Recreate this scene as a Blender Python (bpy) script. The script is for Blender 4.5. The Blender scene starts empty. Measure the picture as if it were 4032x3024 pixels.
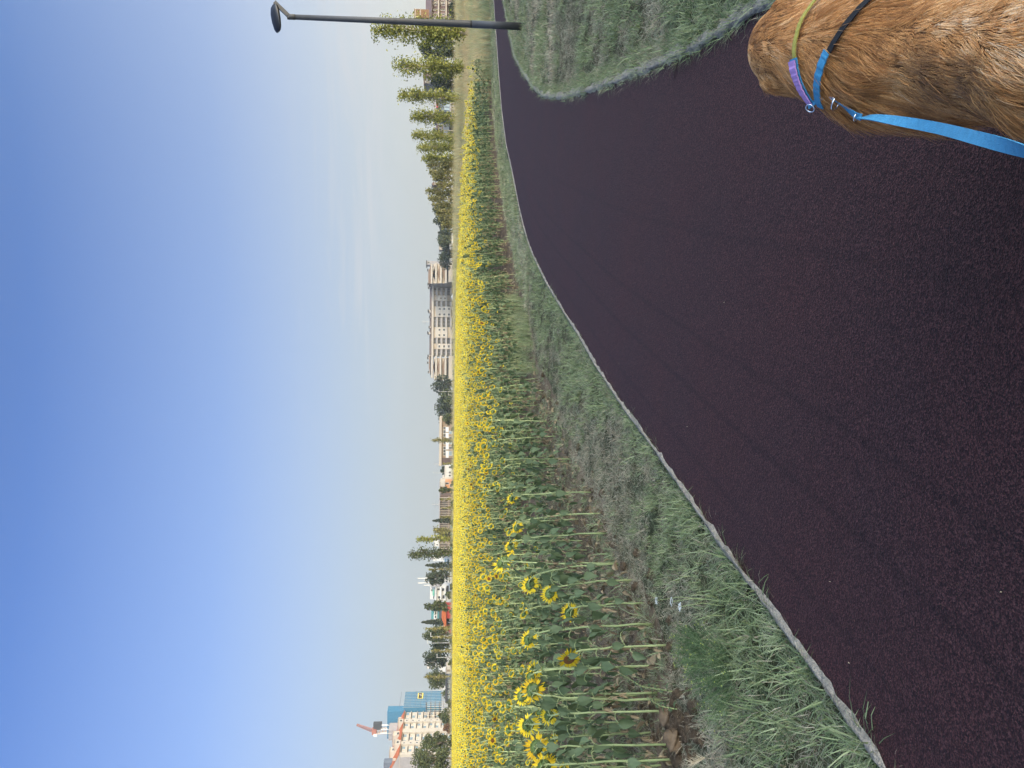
import bpy, bmesh, math, random
import numpy as np
from mathutils import Vector, Matrix, Quaternion, Euler

random.seed(7)
rng = np.random.default_rng(11)
scene = bpy.context.scene
col = scene.collection
R = math.radians

# ------------------------------------------------------------------ camera
EYE = 1.6
PITCH = R(4.44)          # looking slightly down
ROLL = R(0.45)
FPX = 3029.4             # focal length in pixels of the 4032 px wide frame
cam_d = bpy.data.cameras.new("camera")
cam_d.sensor_fit = 'HORIZONTAL'
cam_d.sensor_width = 36.0
cam_d.lens = FPX / 4032 * 36.0
cam_d.clip_start = 0.05
cam_d.clip_end = 6000
cam = bpy.data.objects.new("camera", cam_d)
col.objects.link(cam)
scene.camera = cam
_F = Vector((0, math.cos(PITCH), -math.sin(PITCH)))
_U0 = Vector((0, math.sin(PITCH), math.cos(PITCH)))
_R0 = Vector((1, 0, 0))
CR = _R0 * math.cos(ROLL) + _U0 * math.sin(ROLL)      # the photographer's right
CU = _U0 * math.cos(ROLL) - _R0 * math.sin(ROLL)      # the photographer's up
# the phone was held upright but the frame is stored sideways: frame right = down, frame top = right
m = Matrix.Identity(4)
for i, ax in enumerate((-CU, CR, -_F)):
    for j in range(3):
        m[j][i] = ax[j]
m.translation = (0, 0, EYE)
cam.matrix_world = m

def ray(x, y):
    """direction through pixel (x, y) of the 4032x3024 frame"""
    return _F - CU * ((x - 2016) / FPX) + CR * ((1512 - y) / FPX)

def G(x, y, z=0.0):
    """the point of the level z that the pixel shows"""
    d = ray(x, y)
    t = (z - EYE) / d.z
    return Vector((d.x * t, d.y * t, z))

def D(x, y, dist):
    """the point the pixel shows at the forward distance dist"""
    d = ray(x, y)
    t = dist / d.y
    return Vector((d.x * t, dist, EYE + d.z * t))

# ------------------------------------------------------------------ world, sun, exposure
SUN_EL = R(11.0)
GLOW_BOOST = (23, 16.5, 9.2, 1)
SUN_H = Vector((0.75, -0.66, 0)).normalized()          # towards the sun, level part
to_sun = Vector((SUN_H.x * math.cos(SUN_EL), SUN_H.y * math.cos(SUN_EL), math.sin(SUN_EL)))
world = bpy.data.worlds.new("World")
scene.world = world
world.use_nodes = True
nt = world.node_tree
nt.nodes.clear()
wo = nt.nodes.new('ShaderNodeOutputWorld')
bg = nt.nodes.new('ShaderNodeBackground')
sky = nt.nodes.new('ShaderNodeTexSky')
sky.sky_type = 'NISHITA'
sky.sun_disc = False
sky.sun_elevation = SUN_EL
sky.sun_rotation = math.atan2(SUN_H.x, SUN_H.y)
sky.altitude = 100
sky.air_density = 1.0
sky.dust_density = 0.2
sky.ozone_density = 2.5
bg.inputs['Strength'].default_value = 0.15
nt.links.new(bg.outputs[0], wo.inputs[0])
# thin cirrus, mixed into the sky colour
geo = nt.nodes.new('ShaderNodeTexCoord')
mp = nt.nodes.new('ShaderNodeMapping')
mp.inputs['Scale'].default_value = (1.6, 1.6, 19.0)
mp.inputs['Rotation'].default_value = (R(2.0), R(3.0), 0)
nz = nt.nodes.new('ShaderNodeTexNoise')
nz.inputs['Scale'].default_value = 1.6
nz.inputs['Detail'].default_value = 7
nz.inputs['Roughness'].default_value = 0.62
nz.inputs['Distortion'].default_value = 0.6
rp = nt.nodes.new('ShaderNodeValToRGB')
rp.color_ramp.elements[0].position = 0.47
rp.color_ramp.elements[1].position = 0.78
sep = nt.nodes.new('ShaderNodeSeparateXYZ')
band = nt.nodes.new('ShaderNodeValToRGB')
ce = band.color_ramp.elements
ce[0].position = 0.06; ce[0].color = (0, 0, 0, 1)
ce[1].position = 0.20; ce[1].color = (0, 0, 0, 1)
e = ce.new(0.11); e.color = (1, 1, 1, 1)
e = ce.new(0.15); e.color = (0.8, 0.8, 0.8, 1)
mul = nt.nodes.new('ShaderNodeMath'); mul.operation = 'MULTIPLY'
mul2 = nt.nodes.new('ShaderNodeMath'); mul2.operation = 'MULTIPLY'; mul2.inputs[1].default_value = 0.8
mixc = nt.nodes.new('ShaderNodeMix'); mixc.data_type = 'RGBA'
mixc.inputs['B'].default_value = (4.3, 4.3, 4.4, 1)
L = nt.links.new
L(geo.outputs['Generated'], mp.inputs[0]); L(mp.outputs[0], nz.inputs['Vector'])
L(nz.outputs['Fac'], rp.inputs[0]); L(geo.outputs['Generated'], sep.inputs[0])
azr = nt.nodes.new('ShaderNodeMapRange'); azr.interpolation_type = 'SMOOTHSTEP'
azr.inputs['From Min'].default_value = -0.22; azr.inputs['From Max'].default_value = 0.12
mu0 = nt.nodes.new('ShaderNodeMath'); mu0.operation = 'MULTIPLY'
L(sep.outputs['X'], azr.inputs['Value']); L(rp.outputs[0], mu0.inputs[0]); L(azr.outputs[0], mu0.inputs[1])
L(sep.outputs['Z'], band.inputs[0]); L(mu0.outputs[0], mul.inputs[0]); L(band.outputs[0], mul.inputs[1])
L(mul.outputs[0], mul2.inputs[0]); L(mul2.outputs[0], mixc.inputs['Factor'])
# cool white balance, and the pale haze that lies along the whole horizon
wb = nt.nodes.new('ShaderNodeMix'); wb.data_type = 'RGBA'; wb.blend_type = 'MULTIPLY'; wb.inputs['Factor'].default_value = 1
wb.inputs['B'].default_value = (0.93, 0.97, 1.36, 1)
hz = nt.nodes.new('ShaderNodeValToRGB')
he = hz.color_ramp.elements
he[0].position = 0.0; he[0].color = (0.93, 0.93, 0.93, 1)
he[1].position = 0.46; he[1].color = (0, 0, 0, 1)
for p_, c_ in ((0.05, 0.90), (0.12, 0.73), (0.28, 0.26)):
    e = he.new(p_); e.color = (c_, c_, c_, 1)
hm = nt.nodes.new('ShaderNodeMix'); hm.data_type = 'RGBA'
hm.inputs['B'].default_value = (3.15, 3.45, 3.52, 1)
L(sky.outputs[0], wb.inputs['A']); L(sep.outputs['Z'], hz.inputs[0]); L(hz.outputs[0], hm.inputs['Factor'])
# warm glow added to the sky behind the viewer, raised to lift the shade
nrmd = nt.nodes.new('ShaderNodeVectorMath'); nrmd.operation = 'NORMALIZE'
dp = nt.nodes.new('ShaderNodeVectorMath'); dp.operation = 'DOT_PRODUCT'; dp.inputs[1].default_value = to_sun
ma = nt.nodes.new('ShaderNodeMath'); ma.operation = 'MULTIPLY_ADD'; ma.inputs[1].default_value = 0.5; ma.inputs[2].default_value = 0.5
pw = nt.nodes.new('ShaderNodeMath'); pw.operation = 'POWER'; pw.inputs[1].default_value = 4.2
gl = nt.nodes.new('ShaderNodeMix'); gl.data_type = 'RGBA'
gl.inputs['A'].default_value = (1, 1, 1, 1); gl.inputs['B'].default_value = GLOW_BOOST
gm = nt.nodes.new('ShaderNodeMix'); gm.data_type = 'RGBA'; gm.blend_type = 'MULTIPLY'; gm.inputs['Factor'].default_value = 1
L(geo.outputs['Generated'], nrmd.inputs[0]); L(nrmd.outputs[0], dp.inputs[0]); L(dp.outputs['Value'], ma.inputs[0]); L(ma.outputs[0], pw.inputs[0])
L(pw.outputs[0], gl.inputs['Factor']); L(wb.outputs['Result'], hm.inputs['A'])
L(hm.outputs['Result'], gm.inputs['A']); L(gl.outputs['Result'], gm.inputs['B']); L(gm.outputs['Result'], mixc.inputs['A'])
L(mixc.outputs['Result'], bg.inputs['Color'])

sun_d = bpy.data.lights.new("sun", 'SUN')
sun_d.energy = 2.6
sun_d.angle = R(0.6)
sun_d.color = (1.0, 0.82, 0.55)
sun_o = bpy.data.objects.new("sun", sun_d)
col.objects.link(sun_o)
sun_o.rotation_euler = to_sun.to_track_quat('Z', 'Y').to_euler()

vs = scene.view_settings
vs.view_transform = 'Standard'
vs.look = 'None'
vs.gamma = 1.0
vs.use_curve_mapping = False
vs.exposure = 0.15
scene.render.engine = 'CYCLES'
scene.cycles.max_bounces = 6
scene.cycles.transparent_max_bounces = 8
scene.cycles.use_denoising = True

# ------------------------------------------------------------------ helpers
def tag(o, label=None, cat=None, group=None, kind=None):
    if label: o['label'] = label
    if cat: o['category'] = cat
    if group: o['group'] = group
    if kind: o['kind'] = kind
    return o

def empty(name, loc=(0, 0, 0), label=None, cat=None, group=None):
    o = bpy.data.objects.new(name, None)
    o.empty_display_size = 0.2
    col.objects.link(o)
    o.location = loc
    return tag(o, label, cat, group)

class MB:
    """collects vertices and faces, then links them as one mesh object"""
    def __init__(self):
        self.v = []; self.f = []; self.mi = []
        self.n = 0
    def add(self, v, f, mi=0):
        b = len(self.v)
        self.v.extend([tuple(p) for p in v])
        for q in f:
            self.f.append([i + b for i in q]); self.mi.append(mi)
        return self
    def box(self, lo, hi, mi=0, M=None):
        x0, y0, z0 = lo; x1, y1, z1 = hi
        v = [Vector(p) for p in ((x0,y0,z0),(x1,y0,z0),(x1,y1,z0),(x0,y1,z0),(x0,y0,z1),(x1,y0,z1),(x1,y1,z1),(x0,y1,z1))]
        if M is not None: v = [M @ p for p in v]
        return self.add(v, [(0,3,2,1),(4,5,6,7),(0,1,5,4),(1,2,6,5),(2,3,7,6),(3,0,4,7)], mi)
    def prism(self, poly, y0, y1, mi=0):
        """an outline in x, z pushed from y0 to y1"""
        n = len(poly)
        v = [(p[0], y0, p[1]) for p in poly] + [(p[0], y1, p[1]) for p in poly]
        f = [tuple(range(n)), tuple(range(2*n-1, n-1, -1))]
        f += [(i, i + n, (i+1) % n + n, (i+1) % n) for i in range(n)]
        return self.add(v, f, mi)
    def tube(self, pts, rad, seg=8, mi=0, cap=True):
        pts = [Vector(p) for p in pts]
        if not hasattr(rad, '__len__'): rad = [rad] * len(pts)
        v = []; f = []
        up = Vector((0.31, 0.17, 0.93))
        for i, p in enumerate(pts):
            a = pts[max(0, i-1)]; b = pts[min(len(pts)-1, i+1)]
            t = (b - a).normalized()
            if i == 0:
                s = t.cross(up)
                if s.length < 0.05: s = t.cross(Vector((1, 0, 0)))
                s.normalize()
            else:
                s = (s - t * s.dot(t)).normalized()
            c = t.cross(s)
            for k in range(seg):
                an = 2 * math.pi * k / seg
                v.append(p + (s * math.cos(an) + c * math.sin(an)) * rad[i])
        for i in range(len(pts)-1):
            for k in range(seg):
                k2 = (k+1) % seg
                f.append((i*seg+k, i*seg+k2, (i+1)*seg+k2, (i+1)*seg+k))
        if cap:
            f.append(tuple(range(seg-1, -1, -1)))
            f.append(tuple(range((len(pts)-1)*seg, len(pts)*seg)))
        return self.add(v, f, mi)
    def mesh(self, name, mats):
        me = bpy.data.meshes.new(name)
        me.from_pydata(self.v, [], self.f)
        if not isinstance(mats, (list, tuple)): mats = [mats]
        for mm in mats: me.materials.append(mm)
        if len(mats) > 1: me.polygons.foreach_set('material_index', self.mi)
        me.update()
        return me
    def build(self, name, mats, parent=None, smooth=False):
        me = self.mesh(name, mats)
        if smooth: me.polygons.foreach_set('use_smooth', [True] * len(me.polygons))
        return link(name, me, parent)

def link(name, me, parent=None):
    o = bpy.data.objects.new(name, me)
    col.objects.link(o)
    if parent is not None: o.parent = parent
    return o

def np_mesh(name, v, f, mats, mi=None, smooth=False):
    """v (N,3), f (M,k) with one k"""
    me = bpy.data.meshes.new(name)
    v = np.asarray(v, dtype=np.float32); f = np.asarray(f, dtype=np.int32)
    me.vertices.add(len(v)); me.vertices.foreach_set('co', v.ravel())
    k = f.shape[1]
    me.loops.add(f.size); me.loops.foreach_set('vertex_index', f.ravel())
    me.polygons.add(len(f))
    me.polygons.foreach_set('loop_start', np.arange(0, f.size, k, dtype=np.int32))
    me.polygons.foreach_set('loop_total', np.full(len(f), k, dtype=np.int32))
    if not isinstance(mats, (list, tuple)): mats = [mats]
    for mm in mats: me.materials.append(mm)
    if mi is not None: me.polygons.foreach_set('material_index', np.asarray(mi, dtype=np.int32))
    if smooth: me.polygons.foreach_set('use_smooth', np.ones(len(f), dtype=bool))
    me.update(calc_edges=True)
    return me

def copy_tree(o, parent=None):
    c = o.copy()
    col.objects.link(c)
    c.parent = parent
    for ch in o.children: copy_tree(ch, c)
    return c

# ---- value noise for placing things
_perm = np.random.default_rng(3).random((256, 256))
def vnoise(x, y, s=1.0, o=0.0):
    x = np.asarray(x, float) / s + o; y = np.asarray(y, float) / s + o * 1.7
    xi = np.floor(x).astype(int); yi = np.floor(y).astype(int)
    fx = x - xi; fy = y - yi
    fx = fx * fx * (3 - 2 * fx); fy = fy * fy * (3 - 2 * fy)
    g = lambda a, b: _perm[a % 256, b % 256]
    return (g(xi, yi) * (1-fx) + g(xi+1, yi) * fx) * (1-fy) + (g(xi, yi+1) * (1-fx) + g(xi+1, yi+1) * fx) * fy

def inside(px, py, poly):
    px = np.asarray(px); py = np.asarray(py)
    r = np.zeros(px.shape, bool)
    n = len(poly)
    for i in range(n):
        x0, y0 = poly[i][0], poly[i][1]; x1, y1 = poly[(i+1) % n][0], poly[(i+1) % n][1]
        if y0 == y1: continue
        c = ((y0 > py) != (y1 > py)) & (px < (x1-x0) * (py-y0) / (y1-y0) + x0)
        r ^= c
    return r

def dist_line(px, py, line):
    """distance from points to a polyline"""
    best = np.full(np.shape(px), 1e9)
    for (a, b) in zip(line[:-1], line[1:]):
        ax, ay = a[0], a[1]; dx, dy = b[0]-ax, b[1]-ay
        t = np.clip(((px-ax)*dx + (py-ay)*dy) / (dx*dx+dy*dy+1e-12), 0, 1)
        best = np.minimum(best, np.hypot(px-ax-t*dx, py-ay-t*dy))
    return best

# ------------------------------------------------------------------ materials
def new_mat(name):
    mt = bpy.data.materials.new(name)
    mt.use_nodes = True
    b = mt.node_tree.nodes.get('Principled BSDF')
    return mt, mt.node_tree, b

def mat(name, c, rough=0.8, var=0.12, scale=4.0, metal=0.0, bump=0.0, bscale=None, spec=0.3, c2=None, coord='Object'):
    """a surface with mottled colour: c varies by +-var, or between c and c2"""
    mt, t, b = new_mat(name)
    N = t.nodes.new; K = t.links.new
    tc = N('ShaderNodeTexCoord'); n = N('ShaderNodeTexNoise')
    n.inputs['Scale'].default_value = scale; n.inputs['Detail'].default_value = 6
    n.inputs['Roughness'].default_value = 0.6
    K(tc.outputs[coord], n.inputs['Vector'])
    r = N('ShaderNodeValToRGB')
    r.color_ramp.elements[0].position = 0.3; r.color_ramp.elements[1].position = 0.7
    a = tuple(max(0, x * (1 - var)) for x in c) if c2 is None else c
    d = tuple(min(1, x * (1 + var)) for x in c) if c2 is None else c2
    r.color_ramp.elements[0].color = (*a, 1); r.color_ramp.elements[1].color = (*d, 1)
    K(n.outputs['Fac'], r.inputs[0]); K(r.outputs[0], b.inputs['Base Color'])
    b.inputs['Roughness'].default_value = rough
    b.inputs['Metallic'].default_value = metal
    b.inputs['Specular IOR Level'].default_value = spec
    if bump:
        n2 = N('ShaderNodeTexNoise'); n2.inputs['Scale'].default_value = bscale or scale * 6
        n2.inputs['Detail'].default_value = 5
        bp = N('ShaderNodeBump'); bp.inputs['Strength'].default_value = bump
        bp.inputs['Distance'].default_value = 0.02
        K(tc.outputs[coord], n2.inputs['Vector']); K(n2.outputs['Fac'], bp.inputs['Height']); K(bp.outputs[0], b.inputs['Normal'])
    return mt

def leaf_mat(name, ca, cb, cc=None, trans=0.25, rough=0.6, spec=0.25, obj=0.5):
    """foliage: colour differs from leaf to leaf (each loose piece) and plant to plant, and some light passes through"""
    mt, t, b = new_mat(name)
    N = t.nodes.new; K = t.links.new
    g = N('ShaderNodeNewGeometry'); oi = N('ShaderNodeObjectInfo')
    mx = N('ShaderNodeMix'); mx.data_type = 'FLOAT'; mx.inputs[0].default_value = obj
    K(g.outputs['Random Per Island'], mx.inputs[2]); K(oi.outputs['Random'], mx.inputs[3])
    r = N('ShaderNodeValToRGB')
    r.color_ramp.elements[0].position = 0.1; r.color_ramp.elements[1].position = 0.9
    r.color_ramp.elements[0].color = (*ca, 1); r.color_ramp.elements[1].color = (*cb, 1)
    if cc is not None:
        e = r.color_ramp.elements.new(0.5); e.color = (*cc, 1)
    K(mx.outputs[0], r.inputs[0]); K(r.outputs[0], b.inputs['Base Color'])
    b.inputs['Roughness'].default_value = rough
    b.inputs['Specular IOR Level'].default_value = spec
    tr = N('ShaderNodeBsdfTranslucent'); K(r.outputs[0], tr.inputs[0])
    ms = N('ShaderNodeMixShader'); ms.inputs[0].default_value = trans
    out = t.nodes['Material Output']
    K(b.outputs[0], ms.inputs[1]); K(tr.outputs[0], ms.inputs[2]); K(ms.outputs[0], out.inputs[0])
    return mt

M = {}
M['stem'] = leaf_mat('sunflower_stem_green', (0.22, 0.27, 0.115), (0.34, 0.38, 0.17), trans=0.05)
M['leaf'] = leaf_mat('sunflower_leaf_green', (0.055, 0.088, 0.040), (0.150, 0.190, 0.092), (0.092, 0.130, 0.060), trans=0.22, obj=0.2)
M['dryleaf'] = leaf_mat('withered_leaf_brown', (0.11, 0.078, 0.045), (0.44, 0.34, 0.20), trans=0.15)
M['bract'] = leaf_mat('sunflower_bract_green', (0.07, 0.12, 0.035), (0.14, 0.19, 0.06), trans=0.12)
M['petal'] = leaf_mat('sunflower_petal_yellow', (0.50, 0.31, 0.010), (0.70, 0.56, 0.035), (0.62, 0.45, 0.016), trans=0.35, rough=0.7)
M['disc'] = mat('sunflower_disc_brown', (0.07, 0.032, 0.012), 0.9, 0.5, 60, c2=(0.16, 0.075, 0.02))
M['grass'] = leaf_mat('grass_green', (0.11, 0.150, 0.058), (0.46, 0.48, 0.255), (0.275, 0.32, 0.14), trans=0.25, obj=0.5)
M['grass_pale'] = leaf_mat('grass_pale', (0.22, 0.25, 0.13), (0.44, 0.43, 0.27), (0.31, 0.33, 0.19), trans=0.25, obj=0.4)
M['straw'] = leaf_mat('grass_straw', (0.30, 0.235, 0.14), (0.62, 0.52, 0.35), (0.46, 0.37, 0.24), trans=0.2, obj=0.4)
M['gold'] = leaf_mat('grass_golden', (0.34, 0.25, 0.10), (0.56, 0.42, 0.19), trans=0.25, obj=0.4)
M['bark'] = mat('bark', (0.16, 0.13, 0.10), 0.9, 0.4, 8, bump=0.5)
M['bark_pale'] = mat('bark_pale', (0.36, 0.31, 0.23), 0.9, 0.3, 8, bump=0.4)
# ------------------------------------------------------------------ outline of the place (levels in metres, y away from the viewer)
def P2(x, y): p = G(x, y); return (p.x, p.y)
PATH_L = [P2(*p) for p in [(3478,3010),(3404,2870),(3235,2671),(3146,2508),(3065,2449),(2969,2309),(2895,2191),(2814,2095),(2711,1948),(2622,1815),
          (2546,1717),(2435,1567),(2389,1496),(2334,1414),(2281,1313),(2213,1211),(2160,1124),(2121,1047),(2088,975),(2063,893),(2044,811),(2025,710),
          (2010,640),(1994,572),(1975,423),(1965,298),(1955,149),(1946,20)]]
PATH_R = [P2(*p) for p in [(2984,50),(2934,85),(2875,119),(2810,149),(2745,199),(2661,240),(2591,262),(2512,293),(2447,323),(2372,341),(2323,363),(2258,380),
          (2193,390),(2139,383),(2099,348),(2064,298),(2024,224),(2007,139),(1992,60),(1983,10)]]
# the path comes from behind the viewer and leaves to the right
def ext(a, b, l):
    v = Vector((a[0]-b[0], a[1]-b[1])).normalized() * l
    return (a[0] + v.x, a[1] + v.y)
PATH_L = [ext(PATH_L[0], PATH_L[3], 9.0), ext(PATH_L[0], PATH_L[3], 3.0)] + PATH_L
PATH_R = [ext(PATH_R[0], PATH_R[4], 10.0), ext(PATH_R[0], PATH_R[4], 4.0)] + PATH_R
_e = ext(PATH_L[-1], PATH_L[-4], 40); PATH_L.append(_e)
_e = ext(PATH_R[-1], PATH_R[-3], 36); PATH_R.append(_e)
def resample(line, step):
    out = [line[0]]
    for a, b in zip(line[:-1], line[1:]):
        l = math.hypot(b[0]-a[0], b[1]-a[1]); n = max(1, int(l / step))
        for k in range(1, n+1): out.append((a[0] + (b[0]-a[0]) * k / n, a[1] + (b[1]-a[1]) * k / n))
    return out
def smooth_line(line, it=3):
    p = np.array(line)
    for _ in range(it):
        q = p.copy(); q[1:-1] = 0.25 * p[:-2] + 0.5 * p[1:-1] + 0.25 * p[2:]; p = q
    return [tuple(r) for r in p]
PATH_LS = smooth_line(resample(PATH_L, 0.25), 4)
PATH_RS = smooth_line(resample(PATH_R, 0.25), 4)
PATH_POLY = PATH_LS + PATH_RS[::-1]

FIELD_NEAR = [P2(*p) for p in [(2660,3024),(2600,2560),(2551,2458),(2500,2330),(2422,2220),(2358,2021),(2324,1939),(2247,1804),(2185,1600),(2110,1452),
          (2059,1182),(2035,1086),(2020,989),(1991,893),(1977,772),(1960,650),(1940,450),(1932,250),(1929,205)]]
FIELD_NEAR = [ext(FIELD_NEAR[0], FIELD_NEAR[1], 9)] + FIELD_NEAR
# far edge of the crop, at forward distances read from the tops of the far heads
FIELD_FAR = [(x, y) for x, y in [((1512-195)/FPX*36, 36), ((1512-330)/FPX*39, 39), ((1512-450)/FPX*46, 46), ((1512-620)/FPX*57, 57), ((1512-760)/FPX*70, 70),
             ((1512-900)/FPX*86, 86), ((1512-1000)/FPX*122, 122), ((1512-1100)/FPX*165, 165), ((1512-1500)/FPX*190, 190), (-60, 195), (-140, 200)]]
FIELD_POLY = FIELD_NEAR + FIELD_FAR + [(-140, 6)]

# ------------------------------------------------------------------ ground sheets
def ground_mat():
    mt, t, b = new_mat('ground_soil_and_turf')
    N = t.nodes.new; K = t.links.new
    tc = N('ShaderNodeTexCoord')
    n1 = N('ShaderNodeTexNoise'); n1.inputs['Scale'].default_value = 0.35; n1.inputs['Detail'].default_value = 8; n1.inputs['Roughness'].default_value = 0.65
    n2 = N('ShaderNodeTexNoise'); n2.inputs['Scale'].default_value = 9.0; n2.inputs['Detail'].default_value = 6
    K(tc.outputs['Object'], n1.inputs['Vector']); K(tc.outputs['Object'], n2.inputs['Vector'])
    r1 = N('ShaderNodeValToRGB'); r1.color_ramp.elements[0].position = 0.36; r1.color_ramp.elements[1].position = 0.64
    r1.color_ramp.elements[0].color = (0.040, 0.050, 0.020, 1); r1.color_ramp.elements[1].color = (0.125, 0.105, 0.055, 1)
    r2 = N('ShaderNodeValToRGB'); r2.color_ramp.elements[0].position = 0.3; r2.color_ramp.elements[1].position = 0.75
    r2.color_ramp.elements[0].color = (0.55, 0.55, 0.55, 1); r2.color_ramp.elements[1].color = (1.2, 1.2, 1.2, 1)
    mx = N('ShaderNodeMix'); mx.data_type = 'RGBA'; mx.blend_type = 'MULTIPLY'; mx.inputs['Factor'].default_value = 1
    K(n1.outputs['Fac'], r1.inputs[0]); K(n2.outputs['Fac'], r2.inputs[0])
    K(r1.outputs[0], mx.inputs['A']); K(r2.outputs[0], mx.inputs['B']); K(mx.outputs['Result'], b.inputs['Base Color'])
    b.inputs['Roughness'].default_value = 0.95; b.inputs['Specular IOR Level'].default_value = 0.1
    return mt
M['ground'] = ground_mat()
g = MB()
S = 4000
g.add([(-S,-S,-0.05),(S,-S,-0.05),(S,S,-0.05),(-S,S,-0.05)], [(0,1,2,3)])
o = g.build('ground', M['ground']); tag(o, kind='structure')

# cultivated soil between the sunflower rows: near part with clods, far part flat
def soil_mat():
    mt, t, b = new_mat('field_soil')
    N = t.nodes.new; K = t.links.new
    tc = N('ShaderNodeTexCoord')
    n1 = N('ShaderNodeTexNoise'); n1.inputs['Scale'].default_value = 1.4; n1.inputs['Detail'].default_value = 9; n1.inputs['Roughness'].default_value = 0.7
    n2 = N('ShaderNodeTexNoise'); n2.inputs['Scale'].default_value = 22.0; n2.inputs['Detail'].default_value = 8
    K(tc.outputs['Object'], n1.inputs['Vector']); K(tc.outputs['Object'], n2.inputs['Vector'])
    r1 = N('ShaderNodeValToRGB'); r1.color_ramp.elements[0].position = 0.3; r1.color_ramp.elements[1].position = 0.7
    r1.color_ramp.elements[0].color = (0.070, 0.048, 0.030, 1); r1.color_ramp.elements[1].color = (0.215, 0.150, 0.092, 1)
    K(n1.outputs['Fac'], r1.inputs[0]); K(r1.outputs[0], b.inputs['Base Color'])
    bp = N('ShaderNodeBump'); bp.inputs['Strength'].default_value = 0.9; bp.inputs['Distance'].default_value = 0.03
    K(n2.outputs['Fac'], bp.inputs['Height']); K(bp.outputs[0], b.inputs['Normal'])
    b.inputs['Roughness'].default_value = 0.97; b.inputs['Specular IOR Level'].default_value = 0.1
    return mt
M['soil'] = soil_mat()
gx = np.arange(-16, 8, 0.09); gy = np.arange(3.5, 20.0, 0.09)
X, Y = np.meshgrid(gx, gy)
_dn = dist_line(X, Y, FIELD_NEAR)
Z = -0.045 + 0.05 * vnoise(X, Y, 0.55) + 0.035 * vnoise(X, Y, 0.21, 5) + 0.03 * vnoise(X, Y, 0.1, 9) - 0.03
_sd = np.where(inside(X, Y, FIELD_POLY), _dn, -_dn)
_fd = np.clip((_sd + 0.22) / 0.7, 0, 1)
Z = Z * _fd - 0.058 * (1 - _fd)
v = np.stack([X.ravel(), Y.ravel(), Z.ravel()], 1)
nxg = len(gx); ii, jj = np.meshgrid(np.arange(nxg-1), np.arange(len(gy)-1))
a = (jj * nxg + ii).ravel()
f = np.stack([a, a+1, a+1+nxg, a+nxg], 1)
fc = v[f].mean(1)
keep = inside(fc[:,0], fc[:,1], FIELD_POLY) | (dist_line(fc[:,0], fc[:,1], FIELD_NEAR) < 0.22)
keep &= ~inside(fc[:,0], fc[:,1], PATH_POLY)
o = link('field_soil', np_mesh('field_soil', v, f[keep], M['soil'], smooth=True)); tag(o, kind='structure')
far = MB()
pts = [(p[0], p[1], -0.046) for p in [(-140, 19.9), (7.9, 19.9)] + [(max(q[0], 0), q[1]) for q in FIELD_NEAR if q[1] > 21 and q[0] > 0] + FIELD_FAR]
far.add(pts, [tuple(range(len(pts)))])
o = far.build('field_soil', M['soil']); tag(o, kind='structure')

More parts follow.
